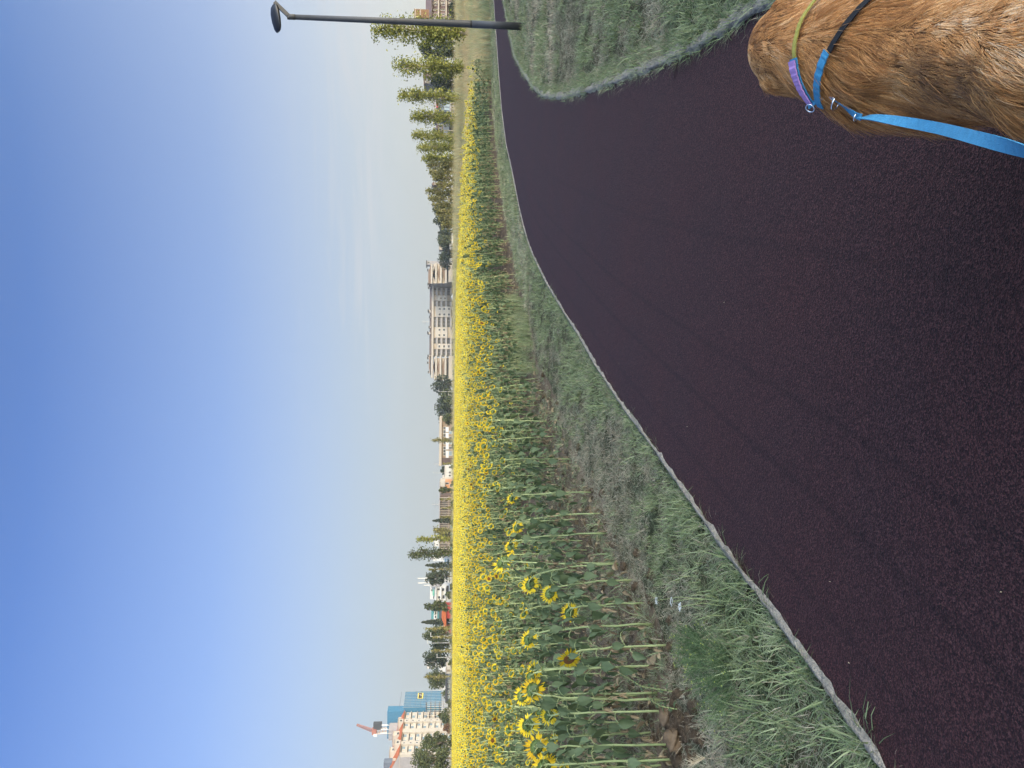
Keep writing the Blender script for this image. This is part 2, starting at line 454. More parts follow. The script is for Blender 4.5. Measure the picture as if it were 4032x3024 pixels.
# ------------------------------------------------------------------ the path: one sheet of dark red bound rubber and stone
def path_mat():
    mt, t, b = new_mat('path_dark_red_asphalt')
    N = t.nodes.new; K = t.links.new
    tc = N('ShaderNodeTexCoord')
    vo = N('ShaderNodeTexVoronoi'); vo.inputs['Scale'].default_value = 200.0
    vo2 = N('ShaderNodeTexVoronoi'); vo2.inputs['Scale'].default_value = 70.0
    n1 = N('ShaderNodeTexNoise'); n1.inputs['Scale'].default_value = 0.8; n1.inputs['Detail'].default_value = 7; n1.inputs['Roughness'].default_value = 0.6
    n2 = N('ShaderNodeTexNoise'); n2.inputs['Scale'].default_value = 75; n2.inputs['Detail'].default_value = 5
    n3 = N('ShaderNodeTexNoise'); n3.inputs['Scale'].default_value = 3.5; n3.inputs['Detail'].default_value = 4
    for n in (vo, vo2, n1, n2, n3): K(tc.outputs['Object'], n.inputs['Vector'])
    # grains
    sepc = N('ShaderNodeSeparateColor'); K(vo.outputs['Color'], sepc.inputs[0])
    r = N('ShaderNodeValToRGB')
    r.color_ramp.elements[0].position = 0.0; r.color_ramp.elements[0].color = (0.010, 0.0036, 0.0035, 1)
    r.color_ramp.elements[1].position = 1.0; r.color_ramp.elements[1].color = (0.088, 0.037, 0.033, 1)
    e = r.color_ramp.elements.new(0.55); e.color = (0.036, 0.0122, 0.0112, 1)
    K(sepc.outputs[0], r.inputs[0])
    # redder and greyer areas
    r2 = N('ShaderNodeValToRGB')
    r2.color_ramp.elements[0].position = 0.35; r2.color_ramp.elements[0].color = (0.97, 0.98, 1.02, 1)
    r2.color_ramp.elements[1].position = 0.66; r2.color_ramp.elements[1].color = (1.14, 0.99, 0.97, 1)
    K(n1.outputs['Fac'], r2.inputs[0])
    mx = N('ShaderNodeMix'); mx.data_type = 'RGBA'; mx.blend_type = 'MULTIPLY'; mx.inputs['Factor'].default_value = 1
    K(r.outputs[0], mx.inputs['A']); K(r2.outputs[0], mx.inputs['B'])
    r3 = N('ShaderNodeValToRGB')
    r3.color_ramp.elements[0].position = 0.3; r3.color_ramp.elements[0].color = (0.74, 0.74, 0.74, 1)
    r3.color_ramp.elements[1].position = 0.72; r3.color_ramp.elements[1].color = (1.22, 1.22, 1.22, 1)
    K(n2.outputs['Fac'], r3.inputs[0])
    mx2 = N('ShaderNodeMix'); mx2.data_type = 'RGBA'; mx2.blend_type = 'MULTIPLY'; mx2.inputs['Factor'].default_value = 1
    K(mx.outputs['Result'], mx2.inputs['A']); K(r3.outputs[0], mx2.inputs['B'])
    # faint seams of the paving machine, following the path (u runs across the path)
    uv = N('ShaderNodeUVMap'); uv.uv_map = 'along'
    sx = N('ShaderNodeSeparateXYZ'); K(uv.outputs[0], sx.inputs[0])
    add = N('ShaderNodeMath'); add.operation = 'MULTIPLY_ADD'; add.inputs[1].default_value = 0.008
    K(n3.outputs['Fac'], add.inputs[0]); K(sx.outputs['X'], add.inputs[2])
    rs = N('ShaderNodeValToRGB'); rs.color_ramp.elements[0].position = 0.0; rs.color_ramp.elements[0].color = (1, 1, 1, 1)
    rs.color_ramp.elements[1].position = 1.0; rs.color_ramp.elements[1].color = (1, 1, 1, 1)
    for p0, dk in ((0.10, 0.78), (0.245, 0.70), (0.37, 0.74), (0.60, 0.84)):
        for dp, cv in ((-0.011, 1.0), (0.0, dk), (0.011, 1.0)):
            e = rs.color_ramp.elements.new(p0 + dp); e.color = (cv, cv, cv, 1)
    K(add.outputs[0], rs.inputs[0])
    mx3 = N('ShaderNodeMix'); mx3.data_type = 'RGBA'; mx3.blend_type = 'MULTIPLY'; mx3.inputs['Factor'].default_value = 1
    K(mx2.outputs['Result'], mx3.inputs['A']); K(rs.outputs[0], mx3.inputs['B'])
    K(mx3.outputs['Result'], b.inputs['Base Color'])
    bp = N('ShaderNodeBump'); bp.inputs['Strength'].default_value = 0.55; bp.inputs['Distance'].default_value = 0.005
    ad = N('ShaderNodeMath'); ad.operation = 'ADD'; K(vo.outputs['Distance'], ad.inputs[0]); K(vo2.outputs['Distance'], ad.inputs[1])
    K(ad.outputs[0], bp.inputs['Height']); K(bp.outputs[0], b.inputs['Normal'])
    b.inputs['Roughness'].default_value = 0.70; b.inputs['Specular IOR Level'].default_value = 0.22
    return mt
M['path'] = path_mat()
n = 260
def at_frac(line, k):
    p = np.array(line); d = np.r_[0, np.cumsum(np.hypot(*np.diff(p, axis=0).T))]
    s = np.linspace(0, d[-1], k)
    return np.stack([np.interp(s, d, p[:,0]), np.interp(s, d, p[:,1])], 1)
# pair the two edges by nearest stations
A = at_frac(PATH_LS, n)
Bf = np.array(PATH_RS)
bd = np.r_[0, np.cumsum(np.hypot(*np.diff(Bf, axis=0).T))]
idx = [int(np.argmin((Bf[:,0]-q[0])**2 + (Bf[:,1]-q[1])**2)) for q in A]
idx = np.maximum.accumulate(idx)
s = bd[idx]; ker = np.ones(25) / 25
s = np.convolve(np.pad(s, 12, 'edge'), ker, 'valid')
s[0] = 0; s[-1] = bd[-1]
Bp = np.stack([np.interp(s, bd, Bf[:,0]), np.interp(s, bd, Bf[:,1])], 1)
W = 24
vv = []; uvs = []
for i in range(n):
    for k in range(W+1):
        q = A[i] + (Bp[i] - A[i]) * k / W
        vv.append((q[0], q[1], 0.0)); uvs.append((k / W, i * 0.05))
ff = [(i*(W+1)+k, i*(W+1)+k+1, (i+1)*(W+1)+k+1, (i+1)*(W+1)+k) for i in range(n-1) for k in range(W)]
me = np_mesh('path', vv, ff, M['path'])
ul = me.uv_layers.new(name='along')
lv = np.zeros(len(me.loops), dtype=np.int32); me.loops.foreach_get('vertex_index', lv)
ul.data.foreach_set('uv', np.array(uvs, dtype=np.float32)[lv].ravel())
o = link('path', me); tag(o, kind='structure')

# rough concrete haunch left along both edges of the path
M['concrete'] = mat('haunch_concrete', (0.17, 0.15, 0.12), 0.95, 0.3, 22, bump=1.0, bscale=70, c2=(0.37, 0.32, 0.25), spec=0.15)
def offset(line, d):
    p = np.array(line); t = np.gradient(p, axis=0); t /= np.linalg.norm(t, axis=1)[:, None] + 1e-9
    return p + np.stack([-t[:,1], t[:,0]], 1) * d
def haunch(line, side, w, nseg):
    fine = np.array(resample(line, 0.05))
    t = np.gradient(fine, axis=0); t /= np.linalg.norm(t, axis=1)[:, None] + 1e-9
    nrm = np.stack([-t[:,1], t[:,0]], 1) * side
    cols = 6; v = []; 
    sarr = np.arange(len(fine)) * 0.05
    for k in range(cols):
        u = k / (cols - 1)
        wob = w * (0.75 + 0.6 * vnoise(sarr, sarr * 0 + 3, 0.35) + 0.3 * vnoise(sarr, sarr * 0 + 8, 0.09))
        jag = (0.045 if k == 0 else 0.02) * (vnoise(sarr, sarr * 0 + k, 0.07, 4) - 0.5)
        off = -0.012 + jag + u * wob
        z = 0.012 + 0.014 * (vnoise(sarr, sarr * 0 + k * 3.3, 0.06, 2)) - 0.05 * max(0, u - 0.55) - (0.02 if k == 0 else 0)
        v.append(np.stack([fine[:,0] + nrm[:,0] * off, fine[:,1] + nrm[:,1] * off, z], 1))
    n = len(fine); V = np.concatenate(v, 0)
    f = []
    for k in range(cols - 1):
        i = np.arange(n - 1); f.append(np.stack([k*n+i, k*n+i+1, (k+1)*n+i+1, (k+1)*n+i], 1))
    return V, np.concatenate(f, 0)
def cut(line, y1): return [p for p in line if p[1] < y1]
V, f = haunch(PATH_LS, 1, 0.042, 0)
o = link('path_edging', np_mesh('path_edging', V, f, M['concrete'], smooth=True)); tag(o, kind='structure')
V, f = haunch(PATH_RS, -1, 0.085, 0)
o = link('path_edging', np_mesh('path_edging', V, f, M['concrete'], smooth=True)); tag(o, kind='structure')
# ------------------------------------------------------------------ sunflowers
HEAD_DIR = Vector((-0.62, 0.78, 0)).normalized()      # the crop faces east, away to the left

def leaf_blade(mb, base, out, up, L_, W_, droop, curl, mi=0, cols=4):
    """a heart shaped blade that starts at base and hangs along out, folded on its midrib"""
    out = out.normalized(); side = out.cross(up).normalized(); nrm = side.cross(out).normalized()
    prof = [(0.0, 0.10), (0.08, 0.62), (0.25, 1.0), (0.5, 0.86), (0.75, 0.48), (1.0, 0.02)]
    v = []; f = []
    for i, (s, w) in enumerate(prof):
        c = base + out * (s * L_) * math.cos(droop * s) - Vector((0, 0, 1)) * (L_ * s * math.sin(droop * s)) + nrm * 0.0
        if i == 1: c = c - out * L_ * 0.05
        jw = 1 + 0.10 * math.sin(i * 2.7 + W_ * 90)
        for k in (-1, -0.5, 0, 0.5, 1):
            lift = curl * (abs(k) ** 1.3) * w * W_ * 0.5 + 0.09 * W_ * math.sin(7 * s + 5 * k + 60 * W_)
            back = 0.07 * L_ if (i == 0 and abs(k) == 1) else 0
            v.append(c + side * (k * w * W_ * 0.5 * jw) + nrm * lift - out * back)
    for i in range(len(prof) - 1):
        for k in range(4): f.append((i*5+k, i*5+k+1, (i+1)*5+k+1, (i+1)*5+k))
    mb.add(v, f, mi)

def sunflower_leaf_mesh(rnd, L_, W_, pl, dry=False):
    """petiole that arcs out and over, and the blade hanging from its end; leaves the stem along +x"""
    mb = MB()
    if dry:
        pts = [Vector((0, 0, 0)), Vector((pl*0.35, 0, -pl*0.1)), Vector((pl*0.45, 0, -pl*0.8))]
        mb.tube(pts, [0.003, 0.0025, 0.002], 4, 0)
        for k in range(2):
            leaf_blade(mb, pts[-1], Vector((0.25, rnd.uniform(-.4, .4), -0.9)), Vector((1, 0, 0.2)), L_ * 0.7, W_ * 0.32, 0.1, rnd.uniform(0.8, 1.8), 0)
    else:
        rise = rnd.uniform(0.35, 0.7)
        pts = [Vector((0, 0, 0)), Vector((pl*0.4, 0, pl*rise*0.6)), Vector((pl*0.78, 0, pl*rise*0.75)), Vector((pl, 0, pl*rise*0.45))]
        mb.tube(pts, [0.0042, 0.0034, 0.003, 0.0024], 5, 0)
        leaf_blade(mb, pts[-1], Vector((0.38, rnd.uniform(-.35, .35), -0.85)), Vector((0.8, rnd.uniform(-.5, .5), 0.45)), L_, W_, rnd.uniform(0.1, 0.6), rnd.uniform(-0.3, 0.9), 1)
    return mb

def head_meshes(rnd, rad, open_=1.0):
    """the head looks along +z: back is the green calyx, front the brown disc, petals a ring"""
    hb = MB()
    seg = 14; rings = [(0.16, -0.55), (0.55, -0.50), (0.90, -0.28), (1.0, 0.0)]
    v = [(0, 0, -0.60 * rad)]; f = []
    for (r, z) in rings:
        for k in range(seg):
            a = 2 * math.pi * k / seg
            v.append((r * rad * math.cos(a), r * rad * math.sin(a), z * rad * 0.8))
    for k in range(seg): f.append((0, 1 + (k+1) % seg, 1 + k))
    for i in range(len(rings) - 1):
        for k in range(seg):
            a, b = 1 + i*seg + k, 1 + i*seg + (k+1) % seg
            f.append((a, b, b + seg, a + seg))
    hb.add(v, f, 0)
    # bracts: pointed scales in two rows around the rim
    for row, (r0, z0, ln, n) in enumerate(((0.72, -0.38, 0.75, 14), (0.95, -0.12, 0.72, 17))):
        for k in range(n):
            a = 2 * math.pi * (k + 0.5 * row + rnd.uniform(-.2, .2)) / n
            d = Vector((math.cos(a), math.sin(a), 0)); s = Vector((-d.y, d.x, 0))
            ln *= 0.8; b = d * r0 * rad + Vector((0, 0, z0 * rad))
            fl = rnd.uniform(-0.5, 0.35)
            tip = b + d * ln * rad * 0.85 + Vector((0, 0, (fl - 0.1) * rad * 0.6))
            mid = b + d * ln * rad * 0.4 + Vector((0, 0, -0.12 * rad))
            w = 0.17 * rad
            hb.add([b - s*w, b + s*w, mid + s*w*0.95, mid - s*w*0.95, tip], [(0,1,2,3), (3,2,4)], 0)
    # front disc
    v = [(0, 0, 0.03)]; f = []
    for (r, z) in ((0.45, 0.10), (0.85, 0.12), (1.0, 0.0)):
        for k in range(seg):
            a = 2 * math.pi * k / seg
            v.append((r * rad * math.cos(a), r * rad * math.sin(a), z * rad + 0.004))
    v[0] = (0, 0, 0.05 * rad)
    for k in range(seg): f.append((0, 1 + k, 1 + (k+1) % seg))
    for i in range(2):
        for k in range(seg):
            a, b = 1 + i*seg + k, 1 + i*seg + (k+1) % seg
            f.append((a, a + seg, b + seg, b))
    hb.add(v, f, 1)
    pb = MB()
    n = rnd.randint(19, 24)
    for row in range(2):
        for k in range(n):
            if rnd.random() < 0.2: continue
            a = 2 * math.pi * (k + 0.5 * row + rnd.uniform(-.3, .3)) / n
            d = Vector((math.cos(a), math.sin(a), 0)); s = Vector((-d.y, d.x, 0))
            ln = rad * rnd.uniform(0.95, 1.4) * open_
            lift = rnd.uniform(-0.25, 0.30) - 0.10 * row
            tw = rnd.uniform(-0.3, 0.3)
            p0 = d * rad * 0.93; nz_ = Vector((0, 0, 1))
            p1 = p0 + d * ln * 0.5 + nz_ * ln * (lift * 0.3 + 0.05)
            p2 = p0 + d * ln + nz_ * ln * lift
            w = rad * 0.165
            s2 = (s + nz_ * tw).normalized()
            pb.add([p0 - s*w*0.6, p0 + s*w*0.6, p1 + s2*w, p1 - s2*w, p2], [(0,1,2,3), (3,2,4)], 0)
    return hb, pb

def stem_curve(H, lean, bend, droop, n=12):
    """straight stem with a slight lean that hooks over at the top; returns points in x (towards the head), z"""
    pts = []; ang = lean; p = Vector((0, 0, 0)); st = H / (n - 1) * 1.05
    for i in range(n):
        pts.append(p.copy())
        t = i / (n - 1)
        k = max(0, (t - 0.55) / 0.45)
        a = lean + bend * k ** 2
        if i == n - 2: a += droop * 0.5
        p = p + Vector((math.sin(a), 0, math.cos(a))) * (st if i < n - 2 else st * 0.55)
    return pts

class Proto: pass
def make_plant(seed, H, lean, bend, droop, rad, nleaf, detail, path=None, dry=3, open_=1.0, facing=None):
    """detail 0: every leaf a mesh of its own; 1: stem, foliage, head. The plant leans towards +x"""
    rnd = random.Random(seed)
    pts = path if path is not None else stem_curve(H, lean, bend, droop)
    n = len(pts)
    pr = Proto(); pr.parts = []
    mb = MB()
    wig = [Vector((rnd.uniform(-.006, .006), rnd.uniform(-.006, .006), 0)) for _ in pts]
    pts = [p + w * (1 if 0 < i < n-2 else 0) for i, (p, w) in enumerate(zip(pts, wig))]
    r0 = 0.0095 * (0.7 + 0.3 * H) ; r1 = 0.0062
    mb.tube(pts, [r0 + (r1 - r0) * (i/(n-1)) for i in range(n)], 7 if detail == 0 else 5)
    pr.stem = mb.mesh('stem', [M['stem']])
    pr.stem.polygons.foreach_set('use_smooth', [True] * len(pr.stem.polygons))
    # leaves: (mesh, matrix)
    pr.leaves = []; fol = MB()
    def at(t):
        x = t * (n - 1); i = min(int(x), n - 2); u = x - i
        return pts[i] * (1-u) + pts[i+1] * u, (pts[i+1] - pts[i]).normalized()
    az = rnd.uniform(0, 6.28)
    for k in range(nleaf + dry):
        isdry = k < dry
        t = rnd.uniform(0.05, 0.22 + 0.04 * dry) if isdry else 0.20 + 0.66 * ((k - dry) + rnd.uniform(0, .6)) / nleaf
        p, tg = at(min(t, 0.95))
        az += 2.4 + rnd.uniform(-.4, .4)
        big = math.sin(min(1, max(0.0, (t - 0.05) / 0.8)) * math.pi) ** 0.6 if not isdry else 0.8
        sc = (0.45 + 0.55 * big) * rnd.uniform(0.8, 1.15)
        lm = sunflower_leaf_mesh(rnd, 0.100 * sc, 0.080 * sc, 0.080 * sc * rnd.uniform(0.7, 1.6), isdry)
        Mx = Matrix.Translation(p) @ Matrix.Rotation(az, 4, 'Z') @ Matrix.Rotation(rnd.uniform(-.3, .25), 4, 'Y')
        mats = [M['dryleaf']] if isdry else [M['stem'], M['leaf']]
        if detail == 0:
            me = lm.mesh('withered_leaf' if isdry else 'leaf', mats)
            me.polygons.foreach_set('use_smooth', [True] * len(me.polygons))
            pr.leaves.append((('withered_leaf' if isdry else 'leaf'), me, Mx))
        else:
            fol.add([Mx @ Vector(q) for q in lm.v], lm.f, 0)
            fol.mi[-len(lm.f):] = [2 if isdry else q for q in lm.mi]
    # the small leaves right under the head
    if detail == 1 or True:
        top = MB()
        for k in range(5):
            t = rnd.uniform(0.84, 0.97); p, tg = at(t)
            a = rnd.uniform(0, 6.28)
            o_ = Vector((math.cos(a), math.sin(a), 0.1))
            leaf_blade(top, p, o_, Vector((0, 0, 1)), rnd.uniform(0.04, 0.075), 0.03, 0.3, 0.3, 1)
        if detail == 0:
            me = top.mesh('top_leaves', [M['stem'], M['bract']]); pr.leaves.append(('upper_leaves', me, Matrix.Identity(4)))
        else:
            fol.add(top.v, top.f, 1)
    if detail == 1:
        pr.fol = fol.mesh('foliage', [M['stem'], M['leaf'], M['dryleaf']])
    # the head hangs at the end of the stem
    hb, pb = head_meshes(rnd, rad, open_)
    pr.head = hb.mesh('flower_head', [M['bract'], M['disc']])
    pr.petals = pb.mesh('petals', [M['petal']])
    pe = pts[-1]; d = (pts[-1] - pts[-2]).normalized()
    fd = facing if facing is not None else Vector((d.x, 0, d.z))
    if facing is None:
        a = math.atan2(fd.x, fd.z) + droop
        fd = Vector((math.sin(a), rnd.uniform(-.25, .25), math.cos(a)))
    q = fd.normalized().to_track_quat('Z', 'Y')
    pr.headM = Matrix.Translation(pe + fd.normalized() * rad * 0.45) @ q.to_matrix().to_4x4()
    pr.detail = detail
    return pr

def plant_object(pr, loc, rz, sc, label, group):
    e = empty('sunflower', loc, label, 'sunflower', group)
    e.rotation_euler = (0, 0, rz); e.scale = (sc, sc, sc)
    link('stem', pr.stem, e)
    if pr.detail == 0:
        for (nm, me, Mx) in pr.leaves:
            o = link(nm, me, e); o.matrix_local = Mx
    else:
        link('foliage', pr.fol, e)
    h = link('flower_head', pr.head, e); h.matrix_local = pr.headM
    link('petals', pr.petals, h)
    return e

def joined(pr, name):
    """the same plant as one mesh, for the mass of the field"""
    vs_, fs_, ms_ = [], [], []
    mats = [M['stem'], M['leaf'], M['dryleaf'], M['bract'], M['disc'], M['petal']]
    def put(me, Mx, mp):
        b = len(vs_)
        vs_.extend([tuple(Mx @ v.co) for v in me.vertices])
        for p in me.polygons:
            fs_.append([i + b for i in p.vertices]); ms_.append(mp[p.material_index])
    put(pr.stem, Matrix.Identity(4), [0]); put(pr.fol, Matrix.Identity(4), [0, 1, 2])
    put(pr.head, pr.headM, [3, 4]); put(pr.petals, pr.headM, [5])
    me = bpy.data.meshes.new(name); me.from_pydata(vs_, [], fs_)
    for q in mats: me.materials.append(q)
    me.polygons.foreach_set('material_index', ms_); me.update()
    return me

def far_plant(seed, name, H):
    """few faces: stem, hanging leaves, head with petals"""
    rnd = random.Random(seed); mb = MB()
    pts = [Vector((0,0,0)), Vector((0.03,0,H*0.55)), Vector((0.08,0,H*0.9)), Vector((0.14,0,H*0.97))]
    mb.tube(pts, [0.011, 0.009, 0.008, 0.007], 3, 0, cap=False)
    for k in range(9):
        t = 0.18 + 0.075 * k; a = k * 2.4 + rnd.uniform(-.4, .4)
        p = Vector((0.05 * t, 0, H * t)); d = Vector((math.cos(a), math.sin(a), 0)); s = Vector((-d.y, d.x, 0))
        l = 0.14 * rnd.uniform(0.8, 1.3)
        mid = p + d * 0.07 + Vector((0, 0, 0.04)); tip = mid + d * l * 0.75 - Vector((0, 0, l * 0.75)); c = mid + d * l * 0.3 - Vector((0, 0, l * 0.2))
        mb.add([mid, c + s * l * 0.42, tip, c - s * l * 0.42], [(0, 1, 2), (0, 2, 3)], 1)
    hd = Vector((0.80, rnd.uniform(-.3, .3), -0.25)).normalized(); q = hd.to_track_quat('Z', 'Y')
    c = pts[-1] + hd * 0.03; rad = 0.042
    ring = [c + q @ Vector((rad * math.cos(6.283*k/8), rad * math.sin(6.283*k/8), 0)) for k in range(8)]
    mb.add([c - hd * 0.03] + ring, [(0, 1 + (k+1) % 8, 1 + k) for k in range(8)], 2)
    mb.add([c + hd * 0.006] + ring, [(0, 1 + k, 1 + (k+1) % 8) for k in range(8)], 3)
    for k in range(11):
        a = 6.283 * (k + rnd.uniform(-.3, .3)) / 11; ln = 0.046 * rnd.uniform(0.8, 1.15)
        d = q @ Vector((math.cos(a), math.sin(a), rnd.uniform(-.3, .2))); s = q @ Vector((-math.sin(a), math.cos(a), 0))
        p0 = c + d * rad * 0.9; p1 = p0 + d * ln * 0.5; p2 = p0 + d * ln
        mb.add([p0 - s * 0.008, p0 + s * 0.008, p1 + s * 0.013, p2, p1 - s * 0.013], [(0, 1, 2, 3, 4)], 4)
    return mb.mesh(name, [M['stem'], M['leaf'], M['bract'], M['disc'], M['petal']])

# ---- scatter: a cloud of points, each drawn as one of several meshes of its own object
def scatter(name, pts, rotz, scl, idx, meshes, tilt=None):
    me = bpy.data.meshes.new(name)
    N_ = len(pts)
    me.vertices.add(N_); me.vertices.foreach_set('co', np.asarray(pts, np.float32).ravel())
    rot = np.zeros((N_, 3), np.float32); rot[:, 2] = rotz
    if tilt is not None: rot[:, :2] = tilt
    at_ = me.attributes.new('rot', 'FLOAT_VECTOR', 'POINT'); at_.data.foreach_set('vector', rot.ravel())
    at_ = me.attributes.new('scl', 'FLOAT', 'POINT'); at_.data.foreach_set('value', np.asarray(scl, np.float32))
    at_ = me.attributes.new('idx', 'INT', 'POINT'); at_.data.foreach_set('value', np.asarray(idx, np.int32))
    me.update()
    o = link(name, me)
    ng = bpy.data.node_groups.new(name, 'GeometryNodeTree')
    ng.interface.new_socket('Geometry', in_out='INPUT', socket_type='NodeSocketGeometry')
    ng.interface.new_socket('Geometry', in_out='OUTPUT', socket_type='NodeSocketGeometry')
    N = ng.nodes.new; K = ng.links.new
    gi = N('NodeGroupInput'); go = N('NodeGroupOutput')
    m2p = N('GeometryNodeMeshToPoints')
    K(gi.outputs[0], m2p.inputs['Mesh'])
    jn = N('GeometryNodeJoinGeometry')
    # linked in reverse: the join keeps the order of its links from last to first
    for mm in reversed(meshes):
        ob = bpy.data.objects.new(mm.name, mm)
        oi = N('GeometryNodeObjectInfo'); oi.inputs['Object'].default_value = ob
        gti = N('GeometryNodeGeometryToInstance')
        K(oi.outputs['Geometry'], gti.inputs[0]); K(gti.outputs[0], jn.inputs[0])
    iop = N('GeometryNodeInstanceOnPoints')
    iop.inputs['Pick Instance'].default_value = True
    na = {}
    for nm, ty in (('rot', 'FLOAT_VECTOR'), ('scl', 'FLOAT'), ('idx', 'INT')):
        a = N('GeometryNodeInputNamedAttribute'); a.data_type = ty; a.inputs['Name'].default_value = nm; na[nm] = a
    e2r = N('FunctionNodeEulerToRotation')
    K(m2p.outputs[0], iop.inputs['Points']); K(jn.outputs[0], iop.inputs['Instance'])
    K(na['idx'].outputs['Attribute'], iop.inputs['Instance Index'])
    K(na['rot'].outputs['Attribute'], e2r.inputs[0]); K(e2r.outputs[0], iop.inputs['Rotation'])
    K(na['scl'].outputs['Attribute'], iop.inputs['Scale'])
    K(iop.outputs[0], go.inputs[0])
    md = o.modifiers.new('scatter', 'NODES'); md.node_group = ng
    return o

HEAD_RZ = math.atan2(HEAD_DIR.y, HEAD_DIR.x)          # +x of a plant turned to face with the crop
# prototypes
protoA = [make_plant(100 + k, 0.94, 0.05 + 0.05 * (k % 3), 1.0 + 0.12 * (k % 4), 0.85 + 0.15 * (k % 3), 0.029 + 0.003 * (k % 3), 15 + k % 4, 0, dry=5, open_=(0.45, 1.0, 0.8)[k % 3]) for k in range(6)]
protoB = [make_plant(200 + k, 0.96, 0.04 + 0.05 * (k % 3), 0.9 + 0.15 * (k % 4), 0.5 + 0.12 * (k % 3), 0.030 + 0.004 * (k % 3), 11 + k % 4, 1, dry=11) for k in range(8)]
meshB = [joined(p, 'crop_plant_%02d' % i) for i, p in enumerate(protoB)]
meshC = [far_plant(300 + k, 'far_crop_plant_%02d' % k, 0.93 + 0.02 * k) for k in range(6)]

# ---- the plants one can tell apart along the front: foot and head read from the photograph
def traced(foot, head, dist_back, rad, seed, label, side=0.0, facing=None, nleaf=13, open_=1.0):
    b = G(*foot); b.z = -0.03
    h = D(head[0], head[1], b.y + dist_back)
    H = h.z
    # bezier from the foot straight up, then over to the head
    off = Vector((h.x - b.x, h.y - b.y, 0))
    c1 = Vector((off.x * 0.05, off.y * 0.05, H * 0.62)); c2 = Vector((off.x * 0.45, off.y * 0.45, H * 1.12 + 0.02)); e_ = Vector((off.x, off.y, h.z - b.z))
    pts = []
    for i in range(13):
        t = i / 12; u = 1 - t
        pts.append(c1 * (3*u*u*t) + c2 * (3*u*t*t) + e_ * t**3)
    fd = facing if facing is not None else (HEAD_DIR * 0.8 + Vector((0, 0, -0.45)))
    pr = make_plant(seed, H, 0, 0, 0, rad, nleaf, 0, path=pts, facing=fd, open_=open_, dry=6)
    return plant_object(pr, b, 0, 1.0, label, 'sunflowers along the front of the field')
FRONT = [
 ((2422,2220),(2085,2300), 0.25, 0.050, 1, 'front-row sunflower right of the paired heads, its shaded head just below the yellow mass'),
 ((2481,2284),(2163,2334), 0.10, 0.046, 2, 'front-row sunflower with its green back turned and petals pointing down'),
 ((2516,2374),(2240,2408), 0.10, 0.043, 3, 'short front-row sunflower beside the white umbel flowers, head nodding'),
 ((2551,2458),(2080,2515), 0.45, 0.044, 4, 'tall leaning sunflower carrying the highest head behind the one with the brown face'),
 ((2615,2540),(2238,2588), 0.05, 0.046, 5, 'front-row sunflower showing its brown disc face to the path'),
 ((2515,2624),(2100,2640), 0.35, 0.045, 6, 'sunflower with a round back and even ring of petals, left of the brown-faced one'),
 ((2588,2756),(2095,2712), 0.20, 0.052, 7, 'large-headed sunflower with shaggy petals leaning over its neighbour'),
 ((2575,2728),(2055,2736), 0.50, 0.046, 8, 'upright sunflower standing close behind the shaggy-petalled one'),
 ((2490,2840),(2078,2850), 0.20, 0.054, 9, 'pale bright sunflower caught by the sun with ragged petals'),
 ((2625,2932),(2110,2938), 0.20, 0.052, 10, 'sunflower with a broad pale stem rising from the soil clods'),
 ((2640,2990),(2140,3018), 0.15, 0.054, 11, 'big sunflower at the very edge of the picture, head tipped sideways'),
 ((2411,2218),(1978,2205), 0.60, 0.075, 12, 'largest sunflower head, drooping in front of the yellow mass'),
 ((2600,2800),(2160,2815), 0.35, 0.040, 13, 'small sunflower with a half-open head low between two tall stems'),
 ((2358,2021),(2035,2075), 0.30, 0.040, 14, 'sunflower leaning over the first gap beside the grass verge'),
 ((2324,1939),(2015,1960), 0.30, 0.038, 15, 'sunflower standing alone nearest the long grass, head down'),
 ((2380,2100),(2010,2150), 0.35, 0.042, 16, 'slender sunflower between the largest head and the verge'),
]
front_xy = []
for (ft, hd, bk, rad, sd, lab) in FRONT:
    fc_ = Vector((-0.35, -0.85, -0.1)) if sd == 5 else None
    if sd == 12: fc_ = Vector((-0.75, 0.35, -0.55))
    if sd == 9: fc_ = Vector((-0.6, 0.55, -0.3))
    e_ = traced(ft, hd, bk, rad * 0.97, 500 + sd, lab, facing=fc_)
    front_xy.append((e_.location.x, e_.location.y))
front_xy = np.array(front_xy)

# ---- the drilled rows: they run away slightly to the right
ROW_A = R(9.2)
rd = np.array([math.sin(ROW_A), math.cos(ROW_A)]); rn = np.array([math.cos(ROW_A), -math.sin(ROW_A)])
rows = np.arange(-210, 80) * 0.54
P_ = []
for r_ in rows:
    s_ = np.arange(0, 205, 0.33)
    s_ = s_ + rng.uniform(-0.08, 0.08, len(s_))
    o_ = r_ + rng.normal(0, 0.085, len(s_))
    P_.append(np.stack([rd[0]*s_ + rn[0]*o_, rd[1]*s_ + rn[1]*o_, np.full(len(s_), r_)], 1))
P_ = np.concatenate(P_, 0)
ok = inside(P_[:,0], P_[:,1], FIELD_POLY)
ok &= np.abs(P_[:,0]) < P_[:,1] * 0.62 + 3.5
ok &= rng.random(len(P_)) > 0.10
# two worn gaps where a wheel has gone through
ok &= ~((np.abs(P_[:,2] - rows[214]) < 0.01) & (P_[:,1] < 75) & (rng.random(len(P_)) < 0.45)) & ~((np.abs(P_[:,2] - rows[218]) < 0.01) & (P_[:,1] < 60) & (rng.random(len(P_)) < 0.3))
dn = dist_line(P_[:,0], P_[:,1], FIELD_NEAR)
